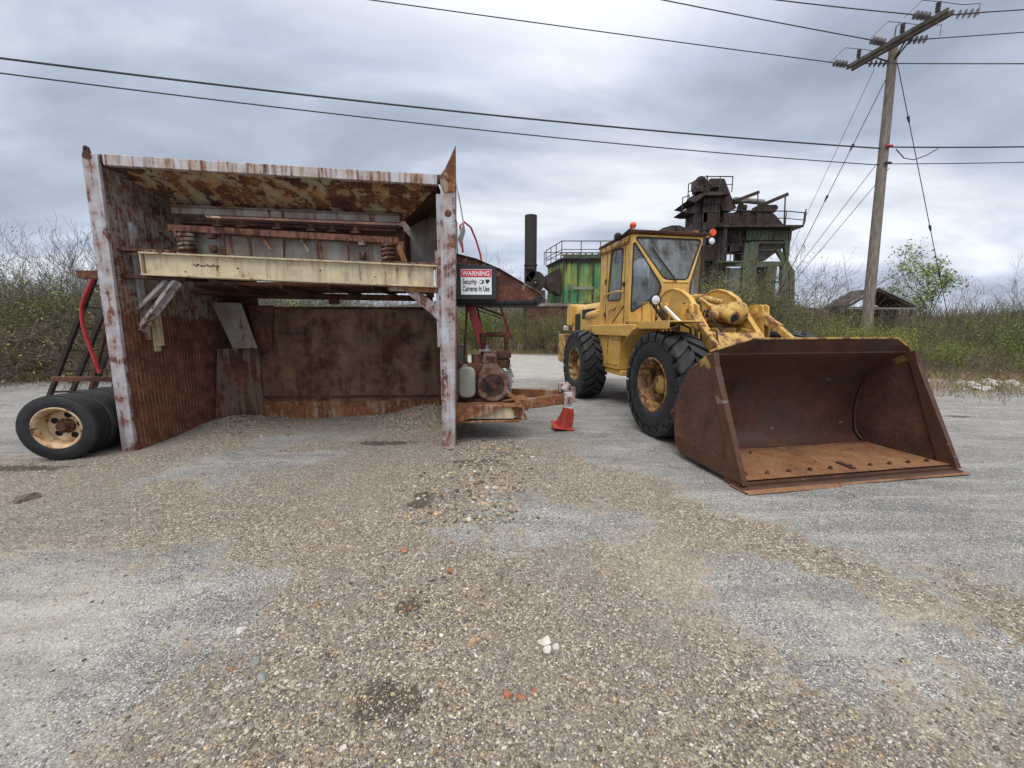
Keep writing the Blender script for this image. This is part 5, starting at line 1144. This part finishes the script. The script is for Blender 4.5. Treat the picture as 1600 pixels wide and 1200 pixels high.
for t_ in (.10, .56, .88):
    jp = MB(); a = onarm(t_)+Vector((0,0,.52)); L_ = onarm(t_-.05)+Vector((-1.1,-.2,.0)); R_ = onarm(t_+.02)+Vector((1.2,-.1,.0))
    jp.tube([L_, L_.lerp(a,.5)+Vector((0,0,.28)), a, a.lerp(R_,.6)+Vector((0,0,.15)), R_+Vector((0,0,.35)), R_], .010, 5)
    jp.v = [tuple(Vector(q)-bp_) for q in jp.v]; jp.build('jumper_wire', m_wire, up)
MB().cyl(loc(p_top), loc(p_top+Vector((0,0,.5))), .02, n=6).cyl(loc(p_top+Vector((0,0,.5))), loc(p_top+Vector((.12,0,.62))), .02, n=6).build('top_bracket', m_iron, up)
# communication cables lower on the pole
for (py_, lpy, rpy, r_, la, lb_) in ((232,78,228,.028,'thick cable crossing the whole sky from the upper left to the pole','thick cable leaving the pole to the right'),(258,101,252,.018,'thin cable just below the thick one from left to the pole','thin cable leaving the pole to the right below the thick one')):
    a = at(1378 if py_ == 232 else 1376, py_, PD); f_ = atz(0, lpy, a.z+.15)
    wire(a, a+(f_-a)*1.25, .30, la, r_, 40, 'overhead_cable', None, 'cable')
    g_ = at(1600, rpy, PD-1); a2 = a+Vector((.6,-.05,-.02)); wire(a+Vector((.15,-.12,0)), a+(g_-a)*1.8, .05, lb_, r_*.9, 20, 'overhead_cable', None, 'cable')
    MB().cyl(loc(a+Vector((-.05,-.22,0))), loc(a+Vector((.2,-.2,0))), .05, n=10).build('cable_clamp', m_redp if py_ == 232 else m_iron, up)
a = at(1400,233,PD-.2); MB().tube([loc(a), loc(a+Vector((.35,0,-.32))), loc(a+Vector((.75,0,-.38))), loc(a+Vector((1.2,0,-.22))), loc(a+Vector((1.6,0,.02)))], .018, 6).build('cable_loop', m_iron, up)
# guy wires
def guy(px0, py0, px1, py1, dy, lb_, breaks=(), r=.014):
    a = at(px0, py0, PD); g_ = at(px1, py1, PD+dy); d_ = g_-a; b_ = a+d_*(a.z/(a.z-g_.z)) if g_.z > 0 else g_
    o = wire(a, b_, 0., lb_, r, 2, 'guy_wire', None, 'guy wire')
    for t_ in breaks:
        c_ = (b_-a)*t_; d1 = (b_-a).normalized(); MB().cyl(c_-d1*.12, c_+d1*.12, .05, .025, n=10).build('guy_insulator', m_iron, o)
guy(1387,118,1246,400,2.0,'heavy guy wire with dark insulators slanting down left from the pole top',(.20,.36))
guy(1366,108,1235,390,2.6,'thin guy wire slanting down left beside the heavy one',(),.009)
guy(1376,248,1256,405,3.0,'guy wire from the cable clamp down left, upper of two',(),.011)
guy(1390,262,1262,415,3.4,'guy wire from the cable clamp down left, lower of two',(),.011)
guy(1402,98,1466,420,1.0,'guy wire running down right from the crossarm brace',(.16,.50,.66),.013)

# ============================================================ VEGETATION
m_twig, b = newmat('twig'); at_ = node('ShaderNodeAttribute', attribute_name='tint'); oi = node('ShaderNodeObjectInfo')
link(mixc(1., at_.outputs['Color'], ramp(oi.outputs['Random'], [(0,(.62,.58,.60)), (.35,(1.,.92,.85)), (.7,(.8,.82,.72)), (1,(1.35,1.25,1.15))]), 'MULTIPLY'), b.inputs['Base Color']); b.inputs['Roughness'].default_value = .9
m_leaf, b = newmat('spring_leaf'); at_ = node('ShaderNodeAttribute', attribute_name='tint'); oi = node('ShaderNodeObjectInfo')
link(mixc(1., at_.outputs['Color'], ramp(oi.outputs['Random'], [(0,(.7,.62,.7)), (.3,(1.,1.05,.8)), (.55,(.62,.75,.55)), (.8,(1.25,1.2,.8)), (1,(1.1,.85,.75))]), 'MULTIPLY'), b.inputs['Base Color']); b.inputs['Roughness'].default_value = .6
b.inputs['Subsurface Weight'].default_value = 0
def grow(rg, starts, length, r0, levels, spread, kids=(3,5), droop=0., upness=.25, seglen=3):
    segs = []; tips = []
    stack = [(np.array(p, float), np.array(d, float), length*rg.uniform(.75,1.15), r0, 0) for p, d in starts]
    while stack:
        p, d, ln, r_, lv = stack.pop(); step = ln/seglen; pts = [p]
        for k in range(seglen):
            d = d+rg.normal(0, .16, 3)+np.array([0,0,upness*.12-droop*.1*k]); d /= np.linalg.norm(d)
            q = pts[-1]+d*step; ra = r_*(1-.28*k); rb_ = r_*(1-.28*(k+1)) if k < seglen-1 else r_*.25
            segs.append((*pts[-1], *q, max(ra,.0036), max(rb_,.0026))); pts.append(q)
        tips.append(pts[-1])
        if lv < levels:
            for _ in range(rg.integers(*kids)):
                t = rg.uniform(.25, 1.0)*seglen; i = min(int(t), seglen-1); pp = pts[i]+(pts[i+1]-pts[i])*(t-i)
                nd = d+rg.normal(0, spread, 3); nd[2] += upness; nd /= np.linalg.norm(nd)
                stack.append((pp, nd, ln*rg.uniform(.42,.72), r_*.5, lv+1))
                tips.append(pp)
    return np.array(segs), np.array(tips)
def tubes_np(segs, n=3):
    A = segs[:,0:3]; B = segs[:,3:6]; ra = segs[:,6]; rb_ = segs[:,7]; d = B-A; d /= np.linalg.norm(d,axis=1)[:,None]+1e-9
    ref = np.where(np.abs(d[:,2:3]) < .9, np.array([[0,0,1.]]), np.array([[1.,0,0]])); u_ = np.cross(d, ref); u_ /= np.linalg.norm(u_,axis=1)[:,None]; w_ = np.cross(d, u_)
    V = []
    for k in range(n):
        t = 2*math.pi*k/n; o_ = u_*math.cos(t)+w_*math.sin(t); V += [A+o_*ra[:,None], B+o_*rb_[:,None]]
    V = np.stack(V, 1); m_ = len(segs); base = (np.arange(m_)*2*n)[:,None]
    F = np.concatenate([base+np.array([[2*k, 2*((k+1)%n), 2*((k+1)%n)+1, 2*k+1]]) for k in range(n)], 0)
    return V.reshape(-1,3), F
def leaves_np(rg, tips, per, size, spread):
    c = np.repeat(tips, per, 0)+rg.normal(0, spread, (len(tips)*per, 3)); n_ = len(c)
    a = rg.normal(0,1,(n_,3)); a /= np.linalg.norm(a,axis=1)[:,None]; b_ = np.cross(a, rg.normal(0,1,(n_,3))); b_ /= np.linalg.norm(b_,axis=1)[:,None]
    s_ = size*rg.uniform(.5,1.3,(n_,1)); V = np.stack([c-a*s_, c+b_*s_*.5, c+a*s_, c-b_*s_*.5], 1)
    return V.reshape(-1,3), np.arange(n_*4).reshape(-1,4)
def plant_meshes(name, seed, stems, H, r0, levels, spread, lean, leafper, leafsize, bark, leafc, rad=.5, kids=(3,5), upness=.25, leafspread=.10, droop=0., leaffrac=1.):
    rg = np.random.default_rng(seed); st = []
    for k in range(stems):
        a = rg.uniform(0, 6.283); q = rad*math.sqrt(rg.uniform(0,1)); d = np.array([math.cos(a)*lean*rg.uniform(.2,1.2), math.sin(a)*lean*rg.uniform(.2,1.2), 1.]); st.append(((q*math.cos(a), q*math.sin(a), 0), d/np.linalg.norm(d)))
    segs, tips = grow(rg, st, H, r0, levels, spread, kids, droop, upness)
    V, F = tubes_np(segs); tint = np.repeat(np.array(bark)[None]*rg.uniform(.6,1.5,(len(segs),1)), 6, 0)
    bm_ = mesh_np(name+'_branches', V, F, m_twig, tint); lm = None
    if leafper:
        if leaffrac < 1: tips = tips[rg.uniform(0,1,len(tips)) < leaffrac]
        V, F = leaves_np(rg, tips, leafper, leafsize, leafspread)
        cl_ = rg.uniform(.6,1.4,(len(tips),1)); t2 = np.repeat(np.repeat(np.array(leafc)[None]*cl_, leafper, 0)*rg.uniform(.7,1.35,(len(tips)*leafper,1)), 4, 0)
        lm = mesh_np(name+'_leaves', V, F, m_leaf, t2)
    return bm_, lm
BK = (.13,.10,.08); GR = (.21,.27,.055); GR2 = (.15,.165,.07)
KIND = {
 'green': [plant_meshes('shrub', 11+i, 20, 1.9, .016, 3, .65, .75, 5, .033, BK, GR, rad=.9, leaffrac=.8) for i in range(3)],
 'grey':  [plant_meshes('shrub', 31+i, 26, 2.2, .018, 3, .6, .7, 2, .030, (.165,.14,.118), GR2, rad=1.0, leaffrac=.22) for i in range(3)],
 'bram':  [plant_meshes('bramble', 51+i, 44, 1.5, .010, 2, .8, 1.5, 1, .025, (.165,.13,.108), GR, rad=1.1, droop=2.2, upness=.0, leaffrac=.5) for i in range(2)],
 'bare':  [plant_meshes('bare_tree', 71+i, 2, 3.2, .035, 4, .42, .25, 0, .0, (.125,.105,.09), GR, rad=.25, kids=(3,5), upness=.4) for i in range(3)],
 'pear':  [plant_meshes('blossom_tree', 93, 3, 2.2, .06, 4, .6, .28, 3, .06, (.10,.09,.08), (.42,.45,.30), rad=.2, kids=(3,5), upness=.35)],
}
LBL = {'green': ('shrub','bush'), 'grey': ('shrub','bush'), 'bram': ('bramble','bush'), 'bare': ('bare_tree','tree'), 'pear': ('blossom_tree','tree')}
pr_ = random.Random(77)
def plant(kind, x, y, s_, label, group=None, sz=None):
    vs = KIND[kind]; bm_, lm = vs[pr_.randrange(len(vs))]; nm, cat = LBL[kind]
    e_ = empty(nm, (x, y, -.03), pr_.uniform(0, 6.28), label, cat, group); e_.scale = (s_, s_, sz or s_)
    o = bpy.data.objects.new('branches', bm_); COL.objects.link(o); o.parent = e_
    if lm: o = bpy.data.objects.new('leaves', lm); COL.objects.link(o); o.parent = e_
    return e_
def row(kinds, pts, n_, depth, smin, smax, label, group, jit=.6):
    # pts: (x, y) polyline on the ground
    L_ = [math.dist(a, b_) for a, b_ in zip(pts, pts[1:])]; tot = sum(L_)
    for k in range(n_):
        t = (k+.5)/n_*tot; i = 0
        while t > L_[i] and i < len(L_)-1: t -= L_[i]; i += 1
        f_ = t/L_[i]; x = pts[i][0]+(pts[i+1][0]-pts[i][0])*f_; y = pts[i][1]+(pts[i+1][1]-pts[i][1])*f_
        kd = kinds[k % len(kinds)]; X_ = x+pr_.uniform(-jit,jit); Y_ = y+depth*pr_.uniform(0,1); sc_ = pr_.uniform(smin,smax)
        if 'right' in group and .80 < X_/Y_ < 1.10: sc_ *= (.84 if X_/Y_ < .88 else .66)      # a dip in the thicket lets the shed roof show
        plant(kd, X_, Y_, sc_, label[kd], group+' '+LBL[kd][0]+' '+kd)
# right thicket
RIGHT = [(6.0,24),(9.5,19.5),(12,15.8),(16,13.2),(24,12.5)]
row(['green','green','grey','green','grey','grey'], RIGHT, 26, 2.0, .50, .88, {'green':'leafy green shrub in the thicket behind the bucket and the pole','grey':'grey twiggy shrub in the thicket behind the bucket and the pole'}, 'thicket right')
row(['grey','green'], [(x*1.12+.5, y*1.12+1.5) for x, y in RIGHT], 18, 2.5, .62, 1.02, {'green':'taller green shrub at the back of the thicket right of the loader','grey':'taller grey twiggy shrub at the back of the thicket right of the loader'}, 'back thicket right')
row(['bram'], [(11.4,14.6),(15,12.2),(20,11.2)], 8, .8, .6, .9, {'bram':'low tangle of brown brambles at the foot of the right thicket'}, 'right foot')
row(['bare'], [(x*1.25+1, y*1.25+1) for x, y in RIGHT], 10, 4, .7, 1.1, {'bare':'bare slender tree rising out of the right thicket'}, 'right')
# left thicket
LEFT = [(-24,12.5),(-17,12.6),(-12.5,13.8),(-9.5,16.5),(-7,21)]
row(['grey','grey','grey','green'], LEFT, 22, 2.0, .90, 1.2, {'green':'dull green shrub in the thicket left of the hopper','grey':'grey twiggy shrub in the thicket left of the hopper'}, 'thicket left')
row(['grey'], [(x*1.12, y*1.12+1.5) for x, y in LEFT], 16, 2.5, 1.1, 1.4, {'grey':'tall grey twiggy shrub at the back of the left thicket'}, 'back thicket left')
row(['bram'], [(-22,12.2),(-16,12.1),(-12,13.2),(-9,16)], 20, 1.6, .9, 1.6, {'bram':'arching tangle of brown brambles at the foot of the left thicket'}, 'left foot')
row(['bare'], [(x*1.15, y*1.15+1) for x, y in LEFT[:3]], 9, 2, .9, 1.1, {'bare':'bare slender tree rising out of the left thicket'}, 'left')
# middle, behind the hopper and between the machines
row(['green','grey','bram'], [(-8,27),(-2.8,27.5),(.5,25.6),(3.0,24.6),(7,24.5)], 20, 1.8, .8, 1.1, {'green':'green shrub in the gap between the hopper and the loader','grey':'grey twiggy shrub in the gap between the hopper and the loader','bram':'pale tangle of brambles in the gap between the hopper and the loader'}, 'middle')
row(['bare'], [(-3.5,30),(-1,31),(.5,30)], 6, 3, 1.0, 1.25, {'bare':'bare slender tree seen over the conveyor arm'}, 'middle')
row(['grey','green'], [(7.5,24),(10,22),(12.6,20.4),(14.5,20.5)], 13, 2.5, 1.2, 1.5, {'green':'green shrub growing round the foot of the plant tower','grey':'grey twiggy shrub growing round the foot of the plant tower'}, 'tower foot')
row(['bare'], [(11,27),(14,29),(18,28)], 5, 3, 1.0, 1.35, {'bare':'bare tree standing in front of the plant tower'}, 'tower foot')
p = at(1448, 470, 46); plant('pear', p.x, 46, 2.6, 'rounded tree with pale blossom standing right of the utility pole')
p = at(1395, 470, 48); plant('bare', p.x, 48, 1.7, 'bare tree directly right of the utility pole above the shed')
# far rough growth and wooded hills
rg = np.random.default_rng(5)
def woods(name, x0, x1, y0, y1, n_, h, kind, label=None):
    xs_ = rg.uniform(x0,x1,n_); ys_ = rg.uniform(y0,y1,n_); base = np.stack([xs_,ys_,np.zeros(n_)],1)
    V=[];F=[];T=[]
    for _ in range(9):
        d = rg.normal(0,.45,(n_,3)); d[:,2] = np.abs(d[:,2])+.9; st_ = base+np.stack([rg.normal(0,.5,n_),rg.normal(0,.5,n_),rg.uniform(0,.5,n_)*h],1)
        V.append(np.concatenate([st_, st_+d*h*rg.uniform(.2,.6,(n_,1)), np.full((n_,1),.03), np.full((n_,1),.008)],1))
    Vv, Ff = tubes_np(np.concatenate(V,0)); return mesh_np(name, Vv, Ff, m_twig, np.tile(np.array([.12,.10,.085]), (len(Vv),1)))
o = bpy.data.objects.new('far_brush', woods('far_brush', -70, 90, 40, 60, 2600, 4.2, 0)); COL.objects.link(o); tag(o, 'grey brown mass of far brush beyond the yard', 'brush', kind='stuff')
hm = MB(); hx = np.linspace(-700, 900, 160); hr = random.Random(2)
def hillh(x): return 26+9*math.sin(x/170+1.)+5*math.sin(x/63+2)+hr.uniform(-1.3,1.3)+max(0,(x-250)/60)
hv = [(x, 420+60*math.sin(x/300), -2) for x in hx]+[(x, 440+60*math.sin(x/300), hillh(x)*.62) for x in hx]+[(x, 470+60*math.sin(x/300), hillh(x)) for x in hx]+[(x, 560, hillh(x)*.8) for x in hx]
nx_ = len(hx); hm.add(hv, [[j*nx_+i, j*nx_+i+1, (j+1)*nx_+i+1, (j+1)*nx_+i] for j in range(3) for i in range(nx_-1)])
m_hill, b = newmat('wooded_hill'); v = objvec(scale=(.12,.12,.4)); link(ramp(noise(v, 1.2, 8, .7), [(.35,(.045,.045,.042)), (.5,(.085,.082,.072)), (.65,(.12,.115,.095))]), b.inputs['Base Color']); b.inputs['Roughness'].default_value = 1
tag(hm.build('hills', m_hill), kind='structure')
# dry grass along the edges of the yard
def grass_mesh(name, polys, n_, hmin, hmax, pal_):
    P_ = []
    for (pts, wdt, frac) in polys:
        for a, b_ in zip(pts, pts[1:]):
            k = int(n_*frac*math.dist(a,b_)/sum(math.dist(p_,q_) for p_,q_ in zip(pts,pts[1:]))); t = rg.uniform(0,1,(k,1)); P_.append(np.array(a)+(np.array(b_)-np.array(a))*t+rg.normal(0,wdt,(k,2)))
    P_ = np.concatenate(P_,0); k = len(P_); h = rg.uniform(hmin,hmax,(k,1))*rg.uniform(.4,1,(k,1)); a = rg.uniform(0,6.283,k); w_ = np.stack([np.cos(a),np.sin(a),a*0],1)*.006
    b0 = np.concatenate([P_, np.full((k,1),-.02)],1); ln = rg.normal(0,.45,(k,3)); ln[:,2] = 1; tip = b0+ln*h; mid = b0+ln*h*.5*np.array([.6,.6,1.1])
    V = np.stack([b0-w_, b0+w_, mid+w_*.8, tip, mid-w_*.8],1).reshape(-1,3); F = (np.arange(k)*5)[:,None]+np.array([[0,1,2,4]]); F2 = (np.arange(k)*5)[:,None]+np.array([[4,2,3,3]])
    tint = np.repeat(np.array(pal_)[rg.integers(0,len(pal_),k)]*rg.uniform(.7,1.3,(k,1)),5,0)
    V2 = V; me_ = mesh_np(name, V2, F, m_twig, tint)
    return me_, (V2, (np.arange(k)*5)[:,None]+np.array([[4,2,3]]), tint)
TAN = [(.34,.27,.16),(.28,.21,.12),(.40,.33,.21),(.13,.15,.05),(.20,.16,.10)]
polys = [([(-26,11.9),(-16,12.0),(-11.5,13.2),(-8.5,16.5),(-7,21),(-4,26),(0,26.5),(4,25.5),(7,23),(9,19)], .55, .55), ([(9,18.5),(11.2,15),(14.5,12.2),(22,10.8)], .55, .25), ([(9.0,11),(11,10.4),(16,9.6)], .9, .06), ([(-3,25.5),(5,24.8)], .5, .14)]
g1, g2 = grass_mesh('dry_grass', polys, 62000, .12, .42, TAN)
g2m = mesh_np('dry_grass_tips', g2[0], g2[1], m_twig, g2[2])
bm = bmesh.new(); bm.from_mesh(g1); bm.from_mesh(g2m); bm.to_mesh(g1); bm.free()
o = bpy.data.objects.new('dry_grass', g1); COL.objects.link(o); tag(o, 'straw coloured dead grass along the yard edge', 'grass', kind='stuff')
GRN = [(.07,.13,.025),(.10,.17,.04),(.06,.10,.03)]
lg, l2 = grass_mesh('green_undergrowth', [([(-24,12.1),(-16,12.4),(-12.5,13.6)],.5,.5), ([(12,15),(16,12.8),(22,12.2)],.5,.2), ([(-12.5,13.6),(-9.5,16.6)],.5,.3)], 26000, .1, .35, GRN)
o = bpy.data.objects.new('green_undergrowth', lg); COL.objects.link(o); tag(o, 'fresh green undergrowth at the feet of the thickets', 'undergrowth', kind='stuff')
